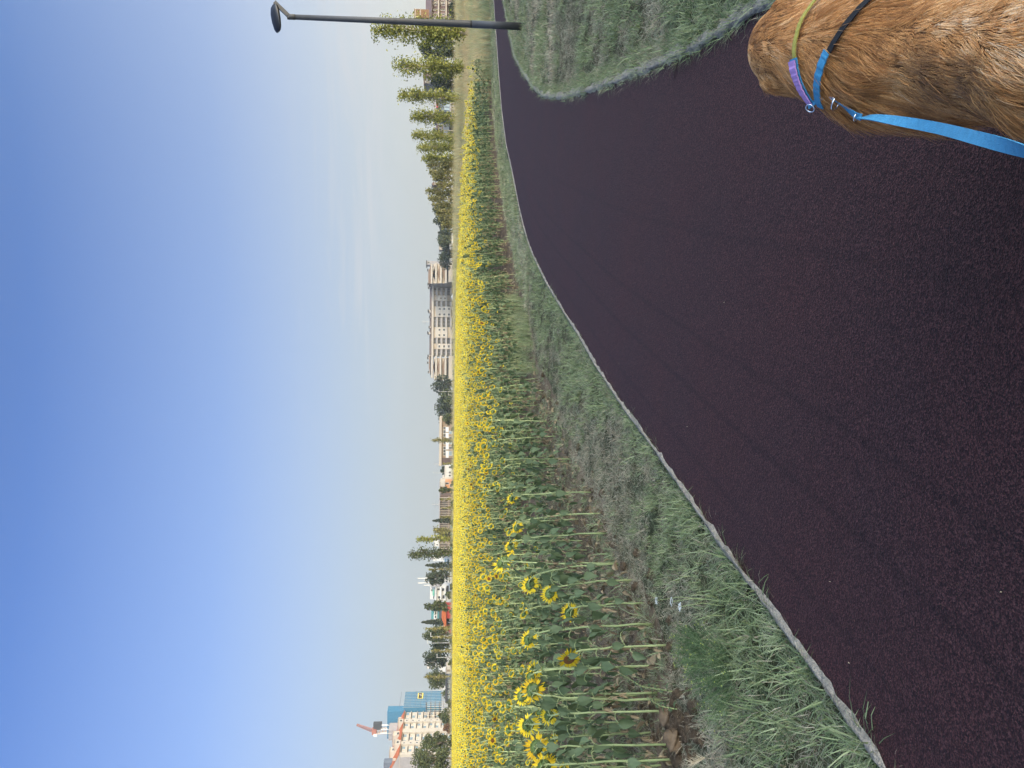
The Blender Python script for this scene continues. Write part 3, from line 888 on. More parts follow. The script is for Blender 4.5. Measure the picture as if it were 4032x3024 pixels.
# the outermost strip is thin and patchy
ok &= (dn > 0.10) & ~((dn < 1.0) & (P_[:,1] < 12) & (rng.random(len(P_)) < 0.25))
patch = vnoise(P_[:,0], P_[:,1], 2.6, 3)
ok &= ~((patch < 0.22) & (P_[:,1] < 22))
P_ = P_[ok]
dd = np.hypot(P_[:,0], P_[:,1])
vis = (np.abs(P_[:,0]) < P_[:,1] * 0.505 + 0.15)
near_front = np.min(np.hypot(P_[:,None,0] - front_xy[None,:,0], P_[:,None,1] - front_xy[None,:,1]), 1) < 0.16 if len(P_) < 4e5 else np.zeros(len(P_), bool)
P_ = P_[~near_front]; dd = dd[~near_front]; vis = vis[~near_front]
hgt = 0.97 - 0.10 * np.clip((12 - dd) / 5, 0, 1) + 0.16 * (vnoise(P_[:,0], P_[:,1], 5.0, 1) - 0.5) + rng.normal(0, 0.095, len(P_))
hgt -= np.where(rng.random(len(P_)) < 0.38, rng.uniform(0.05, 0.32, len(P_)), 0)
rz = HEAD_RZ + rng.normal(0, 0.42, len(P_))
# a few look the wrong way
odd = rng.random(len(P_)) < 0.03; rz[odd] += rng.uniform(1.5, 4.5, odd.sum())
order = np.argsort(np.where(vis, dd, 1e6))
N_IND = 300 - len(FRONT)
ind = order[:N_IND]
for j, i in enumerate(ind):
    pr = protoA[int(rng.integers(6))] if j < 110 else protoB[int(rng.integers(8))]
    plant_object(pr, (P_[i,0], P_[i,1], -0.035), rz[i], hgt[i], 'sunflower of the near rows behind the front line, one of many alike', 'sunflowers in the near rows')
rest = np.ones(len(P_), bool); rest[ind] = False
mid = rest & (dd < 34)
o = scatter('sunflower_crop', np.c_[P_[mid,0], P_[mid,1], np.full(mid.sum(), -0.04)], rz[mid], hgt[mid], rng.integers(0, 8, mid.sum()), meshB,
            rng.normal(0, 0.05, (mid.sum(), 2)))
tag(o, 'sunflowers of the middle of the field, too many to count, heads turned away', 'crop', kind='stuff')
far_ = rest & (dd >= 34)
o = scatter('sunflower_crop', np.c_[P_[far_,0], P_[far_,1], np.full(far_.sum(), -0.045)], rz[far_], hgt[far_] * 1.0, rng.integers(0, 6, far_.sum()), meshC,
            rng.normal(0, 0.05, (far_.sum(), 2)))
tag(o, 'far yellow mass of sunflowers reaching back to the trees', 'crop', kind='stuff')
print('SUNFLOWERS', len(P_), mid.sum(), far_.sum())
# ------------------------------------------------------------------ grass
def tuft(seed, name, n, L_, spread, lean, wid, mats, segs=3, straw=0.0, flop=0.9):
    rnd = random.Random(seed); v = []; f3 = []; mi = []; fs = []
    for b in range(n):
        a = rnd.uniform(0, 6.283); r = spread * math.sqrt(rnd.random())
        p = Vector((r * math.cos(a), r * math.sin(a), -0.01))
        a2 = a + rnd.gauss(0, 0.9)
        l = L_ * rnd.uniform(0.55, 1.25); ln = abs(rnd.gauss(lean, 0.25)); w = wid * rnd.uniform(0.6, 1.3)
        s = Vector((-math.sin(a2), math.cos(a2), 0)); d = Vector((math.cos(a2), math.sin(a2), 0))
        base = len(v); k_ = rnd.random() < straw
        ang = ln
        for i in range(segs + 1):
            t = i / segs; ww = w * (1 - t) ** 0.7
            if i < segs:
                v += [p - s * ww, p + s * ww]
            else: v += [p]
            ang = min(2.1, ang + rnd.uniform(0.1, flop) / segs * 1.3)
            p = p + (d * math.sin(ang) + Vector((0, 0, math.cos(ang)))) * (l / segs)
        for i in range(segs - 1):
            fs.append((base+2*i, base+2*i+1, base+2*i+3, base+2*i+2)); mi.append(1 if k_ else 0)
        i = segs - 1
        fs.append((base+2*i, base+2*i+1, base+2*i+2)); mi.append(1 if k_ else 0)
    me = bpy.data.meshes.new(name); me.from_pydata([tuple(q) for q in v], [], fs)
    for m_ in mats: me.materials.append(m_)
    me.polygons.foreach_set('material_index', mi); me.update()
    return me
GS = [M['grass'], M['straw']]
T_NEAR = [tuft(10, 'tuft_a', 24, 0.14, 0.06, 0.55, 0.0030, GS, straw=0.20, flop=1.3),
          tuft(11, 'tuft_b', 30, 0.10, 0.07, 0.75, 0.0022, [M['grass'], M['grass_pale']], straw=0.40, flop=1.4),
          tuft(12, 'tuft_c', 16, 0.20, 0.05, 0.55, 0.0042, GS, straw=0.08, flop=1.6),
          tuft(13, 'tuft_d', 34, 0.09, 0.08, 0.95, 0.0018, [M['grass_pale'], M['straw']], straw=0.40, flop=1.4),
          tuft(14, 'tuft_e', 30, 0.11, 0.08, 1.05, 0.0018, [M['straw'], M['grass_pale']], straw=0.25),
          tuft(15, 'tuft_f', 24, 0.14, 0.07, 1.15, 0.0020, [M['straw'], M['grass']], straw=0.30)]
T_MID = [tuft(20, 'turf_a', 34, 0.13, 0.13, 0.45, 0.0046, GS, 2, 0.15),
         tuft(21, 'turf_b', 34, 0.10, 0.15, 0.60, 0.0042, [M['grass'], M['grass_pale']], 2, 0.4),
         tuft(22, 'turf_c', 34, 0.10, 0.15, 0.70, 0.0040, [M['grass_pale'], M['straw']], 2, 0.3),
         tuft(23, 'turf_d', 30, 0.09, 0.15, 0.80, 0.0040, [M['straw'], M['grass_pale']], 2, 0.2)]
T_TALL = [tuft(30, 'tall_a', 26, 0.75, 0.16, 0.14, 0.0050, [M['grass_pale'], M['gold']], 3, 0.4, 0.35),
          tuft(31, 'tall_b', 26, 0.85, 0.18, 0.16, 0.0050, [M['gold'], M['straw']], 3, 0.5, 0.4),
          tuft(32, 'tall_c', 26, 0.62, 0.18, 0.20, 0.0060, [M['grass'], M['grass_pale']], 3, 0.5, 0.4),
          tuft(33, 'tall_d', 22, 0.70, 0.18, 0.25, 0.0050, [M['straw'], M['gold']], 3, 0.5, 0.5),
          tuft(34, 'tall_e', 24, 0.62, 0.16, 0.16, 0.0060, [M['grass'], M['grass_pale']], 3, 0.12, 0.4)]

def sow(poly, y0, y1, dens, xr=None):
    """random points in a polygon with a density that thins with distance"""
    xs = [p[0] for p in poly]; ys = [max(y0, min(y1, p[1])) for p in poly]
    x0, x1 = (min(xs), max(xs)) if xr is None else xr
    out = []
    yy = y0
    while yy < y1:
        st = max(0.5, yy * 0.08); ye = min(y1, yy + st)
        xl = max(x0, -(ye * 0.6 + 2.5)); xh = min(x1, ye * 0.6 + 2.5)
        if xh > xl:
            n = int(dens(max(1.0, 0.5*(yy+ye))) * (ye - yy) * (xh - xl))
            out.append(np.stack([rng.uniform(xl, xh, n), rng.uniform(yy, ye, n)], 1))
        yy = ye
    p = np.concatenate(out, 0)
    return p[inside(p[:,0], p[:,1], poly)]

def lay(name, p, tufts, idx, scl, label, z=-0.02):
    o = scatter(name, np.c_[p, np.full(len(p), z)], rng.uniform(0, 6.28, len(p)), scl, idx, tufts, rng.normal(0, 0.12, (len(p), 2)))
    return tag(o, label, 'grass', kind='stuff')

# verge between path and crop
VERGE = PATH_LS + [(40, 60)] + [(p[0], p[1]) for p in FIELD_NEAR[::-1]]
dens = lambda d: 190 if d < 6 else 190 * (6 / d) ** 1.25
p = sow(VERGE, 1.0, 17, dens)
de = dist_line(p[:,0], p[:,1], PATH_LS); df = dist_line(p[:,0], p[:,1], FIELD_NEAR)
nz_ = vnoise(p[:,0], p[:,1], 0.7, 2) * 0.6 + vnoise(p[:,0], p[:,1], 0.22, 5) * 0.4
keep = ((de > 0.075) | ((vnoise(p[:,0], p[:,1], 0.45, 7) > 0.5) & (de > 0.01))) & ~((df < 0.25) & (nz_ < 0.35))
p = p[keep]; de = de[keep]; df = df[keep]; nz_ = nz_[keep]
# greener and longer by the path, drier towards the soil
dry = nz_ + 0.30 * np.clip(1 - df / 1.0, 0, 1) - 0.06 + 0.1 * rng.normal(0, 1, len(p))
idx = np.where(dry < 0.42, rng.integers(0, 3, len(p)), np.where(dry < 0.55, np.where(rng.random(len(p)) < 0.5, 3, rng.integers(0, 2, len(p))), rng.integers(3, 6, len(p))))
scl = rng.uniform(0.65, 1.15, len(p)) * (0.75 + 0.5 * vnoise(p[:,0], p[:,1], 0.9, 12))
lay('grass', p, T_NEAR, idx, scl, 'green and straw grass of the verge between path and field')
# long green grass hanging over the edging
pe = []
for q in resample(PATH_LS, 0.028):
    if 1.0 < q[1] < 17 and vnoise(q[0], q[1], 0.5, 21) > 0.30 and rng.random() < 0.8: pe.append((q[0] + rng.uniform(-0.14, -0.02), q[1] + rng.uniform(-0.03, 0.06)))
pe = np.array(pe)
lay('grass', pe, T_NEAR, rng.choice([0, 2, 1, 3, 5], len(pe), p=[.35, .2, .2, .15, .1]), rng.uniform(0.55, 1.0, len(pe)), 'grass leaning over the concrete edging beside the field')
# short weeds and fallen leaves between the first rows
p = sow(FIELD_POLY, 4, 16, lambda d: 150 if d < 8 else 150 * 8 / d)
df = dist_line(p[:,0], p[:,1], FIELD_NEAR)
k = (df < 4.5) & (vnoise(p[:,0], p[:,1], 0.5, 31) > 0.08 + 0.07 * df)
lay('grass', p[k], T_NEAR, rng.choice([0, 1, 2, 3, 4, 5], k.sum(), p=[.12, .14, .08, .24, .24, .18]), rng.uniform(0.6, 1.25, k.sum()), 'thin weeds and dry grass on the soil of the first rows', -0.03)
# verge farther off
p = sow(VERGE, 16.5, 60, lambda d: 62 * (17 / d) ** 1.5)
k = (dist_line(p[:,0], p[:,1], PATH_LS) > 0.12)
p = p[k]; nz_ = vnoise(p[:,0], p[:,1], 1.2, 2) * 0.6 + vnoise(p[:,0], p[:,1], 0.4, 5) * 0.4
idx = np.where(nz_ < 0.5, rng.integers(0, 2, len(p)), rng.integers(1, 4, len(p)))
lay('grass', p, T_MID, idx, rng.uniform(0.7, 1.2, len(p)), 'mown strip of grass along the far bend of the path')
# the grass inside the bend
ISLE = PATH_RS + [(60, 40), (60, -6), (20, -8)]
p = sow(ISLE, 0.5, 12.5, lambda d: 170 if d < 5.5 else 170 * (5.5 / d) ** 1.1)
de = dist_line(p[:,0], p[:,1], PATH_RS)
nz_ = vnoise(p[:,0], p[:,1], 0.9, 42) * 0.6 + vnoise(p[:,0], p[:,1], 0.3, 45) * 0.4
_bare = vnoise(p[:,0], p[:,1], 0.7, 61) * 0.7 + vnoise(p[:,0], p[:,1], 0.25, 63) * 0.3
k = (de > 0.17) | ((_bare > 0.36) & (de > 0.0)) | ((_bare > 0.29) & (de > 0.06))
p = p[k]; nz_ = nz_[k]; de = de[k]
dry = nz_ + 0.10 + 0.045 * (p[:,1] - 7.5) + 0.09 * rng.normal(0, 1, len(p))
idx = np.where(dry < 0.50, rng.integers(0, 3, len(p)), np.where(dry < 0.62, np.where(rng.random(len(p)) < 0.6, 3, rng.integers(0, 2, len(p))), rng.integers(3, 6, len(p))))
lay('grass', p, T_NEAR, idx, rng.uniform(0.6, 1.05, len(p)), 'grass inside the bend of the path, green near and dry farther', 0.0)
p = sow(ISLE, 12.3, 27, lambda d: 70 * (12 / d) ** 1.3)
k = dist_line(p[:,0], p[:,1], PATH_RS) > 0.12
p = p[k]; nz_ = vnoise(p[:,0], p[:,1], 1.1, 42) * 0.6 + vnoise(p[:,0], p[:,1] * 2.5, 0.8, 45) * 0.4 + 0.1 * rng.normal(0, 1, len(p))
idx = np.where(nz_ < 0.40, 0, np.where(nz_ < 0.5, 1, np.where(nz_ < 0.58, 2, 3)))
lay('grass', p, T_MID, idx, rng.uniform(0.7, 1.1, len(p)), 'patchy dry grass round the foot of the street lamp')
pe = []
_f = np.array(resample(PATH_RS, 0.010)); _t = np.gradient(_f, axis=0); _t /= np.linalg.norm(_t, axis=1)[:, None] + 1e-9
for q, t_ in zip(_f, _t):
    if 0.5 < q[1] < 26:
        bare = vnoise(q[0], q[1], 0.7, 61) * 0.7 + vnoise(q[0], q[1], 0.25, 63) * 0.3
        o_ = rng.uniform(0.0, 0.20)
        if o_ > 0.26 * (0.62 - bare) / 0.3 or rng.random() < 0.06: 
            if rng.random() < 0.75: pass
            else: continue
        elif rng.random() > 0.75: continue
        if bare < 0.32 and o_ < 0.11: continue
        pe.append((q[0] + t_[1] * o_, q[1] - t_[0] * o_))
pe = np.array(pe)
lay('grass', pe, T_NEAR, rng.choice([0, 2, 1, 3, 4], len(pe), p=[.3, .15, .25, .2, .1]), rng.uniform(0.5, 1.0, len(pe)), 'grass spilling over the wide concrete edging of the bend')
# uncut golden grass beyond the crop on the right, and the strip behind the whole field
ROUGH = [(13.6, 33.5), (12.9, 36.5), (15, 40), (15.9, 46), (16.9, 57), (17.3, 70), (17.4, 86), (20, 122), (16, 165), (2, 192), (-60, 197), (-140, 203), (-140, 225), (10, 230), (60, 200), (95, 120), (70, 45), (30, 33)]
p = sow(ROUGH, 33, 100, lambda d: 9 * (34 / d) ** 1.2)
k = (dist_line(p[:,0], p[:,1], PATH_LS) > 1.6) & ~inside(p[:,0], p[:,1], PATH_POLY)
p = p[k]; nz_ = vnoise(p[:,0], p[:,1], 6, 71) * 0.7 + vnoise(p[:,0], p[:,1], 2, 72) * 0.3 + 0.1 * rng.normal(0, 1, len(p))
idx = np.where(nz_ < 0.38, 2, np.where(nz_ < 0.47, 4, np.where(nz_ < 0.55, 0, np.where(nz_ < 0.62, 3, 1))))
lay('tall_grass', p, T_TALL, idx, rng.uniform(0.7, 1.3, len(p)), 'tall uncut golden grass between the crop and the poplars', -0.05)
p = sow(ROUGH, 100, 226, lambda d: 2.2 * (100 / d) ** 0.4)
lay('tall_grass', p, T_TALL, rng.choice([2, 0, 0, 3], len(p)), rng.uniform(1.6, 3.0, len(p)), 'rough green strip along the far end of the sunflower field', -0.05)
# tall thin weeds in front of the crop beyond the largest head
WEED = [P2(*q) for q in [(2120,1470),(2068,1190),(2040,1150),(2010,1180),(2030,1470)]]
p = sow(WEED, 10, 24, lambda d: 24)
lay('tall_grass', p, T_TALL, rng.choice([4, 4, 4, 2], len(p)), rng.uniform(0.3, 0.75, len(p)), 'tall thin green weeds between verge and crop', -0.04)
# ------------------------------------------------------------------ the low building behind the viewer whose shade lies over the path
M['render_wall'] = mat('rendered_wall', (0.42, 0.36, 0.28), 0.9, 0.1, 2)
M['glass'] = mat('window_glass', (0.03, 0.04, 0.05), 0.15, 0.2, 1, spec=0.6)
M['tile_red'] = mat('roof_tile_red', (0.36, 0.10, 0.045), 0.85, 0.2, 3)
M['tile_brown'] = mat('roof_tile_brown', (0.16, 0.115, 0.085), 0.9, 0.2, 3)
def shade_house():
    n_ = Vector((-0.787, 0.617, 0)); t_ = Vector((0.617, 0.787, 0))
    L_ = 45.0; H_ = L_ * math.tan(SUN_EL) * 1.0 / abs(n_.dot(-SUN_H))
    c = Vector((0, 16.3, 0)) - n_ * L_
    e = empty('terraced_house', c, 'long low rendered terrace standing behind the viewer, its shade over the path', 'house')
    e.rotation_euler = (0, 0, math.atan2(t_.y, t_.x))
    w = MB(); w.box((-62, -9, -0.05), (62, 0, H_ - 0.4)); w.build('wall', M['render_wall'], e)
    r = MB(); r.box((-62.4, -9.4, H_ - 0.4), (62.4, 0.4, H_)); r.build('roof', M['tile_brown'], e)
    wm = MB(); wm.box((-0.6, -0.02, 0), (0.6, 0.05, 1.5)); me = wm.mesh('window', M['glass'])
    for fl in range(2):
        for k in range(28):
            o = link('window', me, e); o.location = (-58 + 4.3 * k, 0, 1.2 + 3.2 * fl)
shade_house()

# ------------------------------------------------------------------ street lamp
M['lamp_grey'] = mat('lamp_dark_grey_paint', (0.050, 0.051, 0.052), 0.55, 0.12, 6, spec=0.35, metal=0.0)
M['lamp_black'] = mat('lamp_black_housing', (0.012, 0.013, 0.016), 0.4, 0.2, 8)
M['lamp_lens'] = mat('lamp_led_lens', (0.055, 0.055, 0.042), 0.25, 0.3, 40)
def street_lamp():
    b = G(2052, 104); d = b.y
    e = empty('street_lamp', (b.x, b.y, -0.05), 'dark grey street lamp post with a slanted arm and flat black head', 'street lamp')
    top = D(1135, 66, d) - Vector((b.x, b.y, -0.05))
    # the lower sleeve, then the shaft
    mb = MB(); mb.tube([(0, 0, 0), (0, 0, 1.25)], [0.086, 0.0852], 20); mb.build('base_sleeve', M['lamp_grey'], e, True)
    mb = MB(); mb.tube([(0, 0, 1.25), (top.x*.02, 0, 1.30), (top.x * .5, 0, top.z * .55), (top.x, 0, top.z - 0.17)], [0.085, 0.082, 0.072, 0.058], 20); mb.build('pole', M['lamp_grey'], e, True)
    mb = MB(); mb.tube([(top.x, 0, top.z - 0.17), (top.x, 0, top.z - 0.155), (top.x, 0, top.z - 0.15), (top.x, 0, top.z + 0.02)], [0.060, 0.060, 0.063, 0.063], 20); mb.build('collar', M['lamp_grey'], e, True)
    q = lambda x, y, dy=0: D(x, y, d + dy) - Vector((b.x, b.y, -0.05))
    a0 = q(1140, 66); a1 = q(1082, 10)
    mb = MB()
    dv = (a1 - a0).normalized(); sd = Vector((0, 1, 0)); up_ = dv.cross(sd)
    w0, w1, t0 = 0.060, 0.045, 0.042
    vv_ = []
    for pnt, w in ((a0 - dv * 0.03, w0), (a1, w1)):
        for (i, j) in ((-1,-1),(1,-1),(1,1),(-1,1)): vv_.append(pnt + sd * w * i + up_ * t0 * j)
    mb.add(vv_, [(0,1,2,3),(7,6,5,4),(0,4,5,1),(1,5,6,2),(2,6,7,3),(3,7,4,0)])
    mb.build('arm', M['lamp_black'], e)
    # head: a flat boat shape hung under the upper end of the arm, tilted towards the path
    hd = empty('lamp_head', (0, 0, 0)); hd.parent = e
    p0 = q(1082, 20); p1 = q(1098, 126)
    ax = (p1 - p0); ln = ax.length; ax.normalize()
    st = [(0.0, 0.10, 0.05), (0.08, 0.16, 0.08), (0.3, 0.21, 0.095), (0.6, 0.22, 0.085), (0.85, 0.19, 0.06), (0.97, 0.13, 0.035), (1.0, 0.07, 0.015)]
    bk = Vector((0.05, 0.84, 0.54)).normalized(); nr = ax.cross(bk).normalized()
    if nr.z < 0: nr = -nr
    v = []; f = []; sg = 12
    for (s_, w, h) in st:
        c = p0 + ax * ln * s_
        for k in range(sg):
            a = 2 * math.pi * k / sg
            hz_ = h * (1.0 if math.sin(a) > 0 else 0.25)
            v.append(c + bk * (w * math.copysign(abs(math.cos(a)) ** 0.6, math.cos(a))) + nr * (hz_ * math.sin(a)))
    for i in range(len(st) - 1):
        for k in range(sg): f.append((i*sg+k, i*sg+(k+1) % sg, (i+1)*sg+(k+1) % sg, (i+1)*sg+k))
    f.append(tuple(range(sg))); f.append(tuple(range(len(st)*sg-1, (len(st)-1)*sg-1, -1)))
    mb = MB().add(v, f); o = mb.build('housing', M['lamp_black'], hd, True)
    # lens under the head
    lv = []
    for (s_, w) in ((0.36, 0.10), (0.62, 0.14), (0.86, 0.12)):
        c = p0 + ax * ln * s_ - nr * 0.026
        lv += [c - bk * w, c + bk * w]
    mb = MB().add(lv, [(0,1,3,2),(2,3,5,4)]); mb.build('lens', M['lamp_lens'], hd)
    mb = MB(); c = p0 + ax * ln * 0.12
    mb.tube([c + nr * 0.05 - bk * 0.03, c - nr * 0.06 - bk * 0.03 + Vector((0.02, 0, 0))], [0.05, 0.045], 12); mb.build('bracket', M['lamp_grey'], hd)
street_lamp()
# ------------------------------------------------------------------ trees
M['poplar'] = leaf_mat('poplar_leaf', (0.120, 0.145, 0.028), (0.34, 0.33, 0.080), (0.22, 0.235, 0.050), trans=0.25, obj=0.0)
M['poplar_pale'] = leaf_mat('young_poplar_leaf', (0.135, 0.135, 0.040), (0.28, 0.25, 0.085), (0.20, 0.19, 0.060), trans=0.25, obj=0.0)
M['dark_leaf'] = leaf_mat('dark_tree_leaf', (0.022, 0.038, 0.018), (0.055, 0.070, 0.030), (0.036, 0.052, 0.024), trans=0.12, obj=0.0)
M['mid_leaf'] = leaf_mat('green_tree_leaf', (0.045, 0.062, 0.022), (0.100, 0.115, 0.042), (0.068, 0.085, 0.030), trans=0.18, obj=0.0)
M['pine_leaf'] = leaf_mat('pine_needles', (0.030, 0.046, 0.026), (0.070, 0.082, 0.046), (0.046, 0.060, 0.034), trans=0.08, obj=0.0)
M['rust_leaf'] = leaf_mat('rusty_leaf', (0.10, 0.055, 0.030), (0.19, 0.11, 0.06), trans=0.15, obj=0.0)

def quads(c, size, r_):
    """leaf sprays: one loose four-sided piece per centre, turned at random"""
    n = len(c)
    a = r_.normal(size=(n, 3)); a /= np.linalg.norm(a, axis=1)[:, None]
    b = r_.normal(size=(n, 3)); b -= a * (a * b).sum(1)[:, None]; b /= np.linalg.norm(b, axis=1)[:, None]
    s = (size * r_.uniform(0.55, 1.25, n))[:, None]
    v = np.stack([c - a * s * .5, c + b * s * .32, c + a * s * .6, c - b * s * .32], 1).reshape(-1, 3)
    return v, np.arange(4 * n).reshape(-1, 4)

def crown_pts(kind, h, w, n, r_):
    if kind in ('poplar', 'thin'):
        nb = 60 if kind == 'poplar' else 30
        tb = np.sort(r_.uniform(0.03, 0.95, nb)) ; az = r_.uniform(0, 6.283, nb)
        prof = np.clip(np.interp(tb, [0.03, .12, .38, .62, .85, 1.0], [.6, .95, 1.15, .95, .6, .25]), 0, 1)
        rad = w * 0.5 * prof * r_.uniform(0.45, 1.1, nb)
        pick = r_.choice(nb, n, p=(rad + .1 * w) / (rad + .1 * w).sum())
        u = r_.random(n) ** 0.75
        rr = rad[pick] * u; zz = h * tb[pick] + rad[pick] * u * 1.9 - 0.02 * h
        sc = 0.11 * w * (0.5 + u)
        c = np.stack([rr * np.cos(az[pick]), rr * np.sin(az[pick]), zz], 1) + r_.normal(size=(n, 3)) * sc[:, None] * np.array([1, 1, 1.5])
        return c[(c[:, 2] < h * 1.02) & (c[:, 2] > 0.05 * h)]
    if kind == 'conifer':
        t = r_.random(n) ** 0.8
        lay = np.floor(t * 9 + r_.uniform(-.15, .15, n)) / 9
        rad = w * 0.5 * (1 - t) ** 0.75 * (0.55 + 0.45 * np.abs(np.sin(t * 9 * math.pi)))
        az = r_.integers(0, 7, n) * 0.9 + lay * 17 + r_.normal(0, .22, n)
        u = np.sqrt(r_.random(n))
        return np.stack([rad * u * np.cos(az), rad * u * np.sin(az), h * (0.12 + 0.88 * t) - 0.06 * w * u + r_.normal(0, .012 * h, n)], 1)
    nc = 70 if kind == 'round' else 46
    lo = 0.10 if kind != 'bush' else 0.0
    d = r_.normal(size=(nc, 3)); d /= np.linalg.norm(d, axis=1)[:, None]
    q = d * (r_.random(nc) ** 0.38)[:, None]
    zc = h * (lo + (1 - lo) * 0.5); zr = h * (1 - lo) * 0.5
    cw = w * 0.5 * 0.86
    cl = np.stack([q[:, 0] * cw, q[:, 1] * cw, zc + q[:, 2] * zr * 0.86], 1)
    cl[:, :2] *= (1.0 - 0.35 * np.clip((cl[:, 2] - zc) / zr, 0, 1))[:, None]
    cr = w * r_.uniform(0.09, 0.20, nc)
    pick = r_.choice(nc, n, p=cr ** 2 / (cr ** 2).sum())
    e = r_.normal(size=(n, 3)); e /= np.linalg.norm(e, axis=1)[:, None]
    e *= (r_.random(n) ** 0.33)[:, None] * cr[pick][:, None]
    e[:, 2] *= min(1.0, 1.1 * zr / (0.5 * w + 1e-6))
    c = cl[pick] + e
    c[:, 2] = np.clip(c[:, 2], 0.02 * h, h * 1.03)
    return c

_ts = [0]
def tree(kind, name, label, xtop, y, wpx, dist, leafm, group=None, n=None, size=None, trunk=None, cat='tree', sink=0.0):
    _ts[0] += 1
    r_ = np.random.default_rng(1000 + _ts[0]); rnd = random.Random(_ts[0])
    top = D(xtop, y, dist); h = top.z; w = wpx / FPX * dist * (1.22 * (1.25 if dist > 380 else 1) if kind in ('round', 'bush') else 1.0)
    e = empty(name, (top.x, dist, -0.05 - sink), label, cat, group)
    px_ = dist / 769.0
    size = size or max(0.16, px_ * 2.0)
    area = h * w
    n = n or int(min(9000, max(500, (13.5 if kind == 'poplar' else 12.0) * area / (size * size))))
    c = crown_pts(kind, h, w, n, r_)
    v, f = quads(c, size, r_)
    link('crown', np_mesh('crown', v, f, leafm), e)
    mb = MB(); tr = 0.016 * h + 0.02
    if kind in ('poplar', 'thin', 'conifer'):
        mb.tube([(0, 0, 0), (rnd.uniform(-.02, .02) * h, 0, h * .35), (rnd.uniform(-.02, .02) * h, 0, h * .7), (0, 0, h * .96)], [tr, tr * .75, tr * .45, tr * .1], 7)
        if kind != 'conifer':
            for k in range(9):
                t = 0.15 + 0.075 * k; a = rnd.uniform(0, 6.28); l = w * 0.36
                mb.tube([(0, 0, h * t), (l * .5 * math.cos(a), l * .5 * math.sin(a), h * t + l * .8), (l * .8 * math.cos(a), l * .8 * math.sin(a), h * t + l * 1.9)], [tr * .35, tr * .25, tr * .08], 5)
    else:
        mb.tube([(0, 0, 0), (0.02 * w, 0, h * .25), (0, 0.02 * w, h * .55)], [tr * 1.4, tr * 1.1, tr * .6], 7)
        for k in range(7):
            a = k * 0.9 + rnd.uniform(-.3, .3); z0 = h * rnd.uniform(.2, .45); l = w * rnd.uniform(.25, .4)
            mb.tube([(0, 0, z0), (l * .5 * math.cos(a), l * .5 * math.sin(a), z0 + h * .14), (l * math.cos(a), l * math.sin(a), z0 + h * .3)], [tr * .6, tr * .4, tr * .12], 5)
    mb.build('trunk', trunk or M['bark'], e)
    return e

GP = 'row of poplars along the right edge of the field'
PO, PP, DK, MD, PN = M['poplar'], M['poplar_pale'], M['dark_leaf'], M['mid_leaf'], M['pine_leaf']
for (lab, xt, y, w, d) in [
  ('tallest poplar, standing directly behind the street lamp post', 1464, 112, 104, 74),
  ('second poplar from the lamp post, its crown split near the top', 1545, 258, 80, 88),
  ('third poplar from the lamp post, thin and see-through at the top', 1568, 374, 62, 104),
  ('fourth poplar from the lamp post, in front of the blue-grey shop', 1616, 458, 56, 118),
  ('fifth poplar from the lamp post, beside the dark lantern pole', 1622, 534, 52, 134),
  ('sixth poplar from the lamp post, last of the tall loose ones', 1640, 576, 54, 148)]:
    tree('poplar', 'poplar_tree', lab, xt, y, w, d, PO, GP, trunk=M['bark_pale'], size=0.17 + 0.0009 * d)
tree('poplar', 'poplar_tree', 'short leafy poplar just left of the tall loose row', 1661, 622, 46, 162, PO, GP)
GY = 'young yellow-green poplars in the middle distance'
zz = [(640, 690, 46, 'bushy olive tree in front of the white canopy, right end of the young poplars'), (665, 762, 34, 'young poplar over the middle of the white canopy'), (705, 825, 32, 'young poplar at the left end of the white canopy'),
      (735, 893, 30, 'low young poplar left of the white canopy'), (626, 975, 38, 'tallest of the young yellow-green poplars'), (652, 1050, 36, 'young poplar left of the tallest young one, broad head'),
      (692, 1120, 32, 'young poplar with a thin pale trunk, middle of the clump'), (735, 1190, 36, 'young poplar in front of the brown-topped dark tree'),
      (760, 1270, 34, 'young poplar second from the left end of the clump'), (800, 1350, 34, 'shortest young poplar at the left end of the clump beside the dark wood')]
for i, (zx, zy, w, lab) in enumerate(zz):
    tree('poplar', 'poplar_tree', lab, 1450 + zx / 2.764, 400 + zy / 2.764, w, 150 + 6 * (i % 3) + 3 * i, PP, GY, trunk=M['bark_pale'])
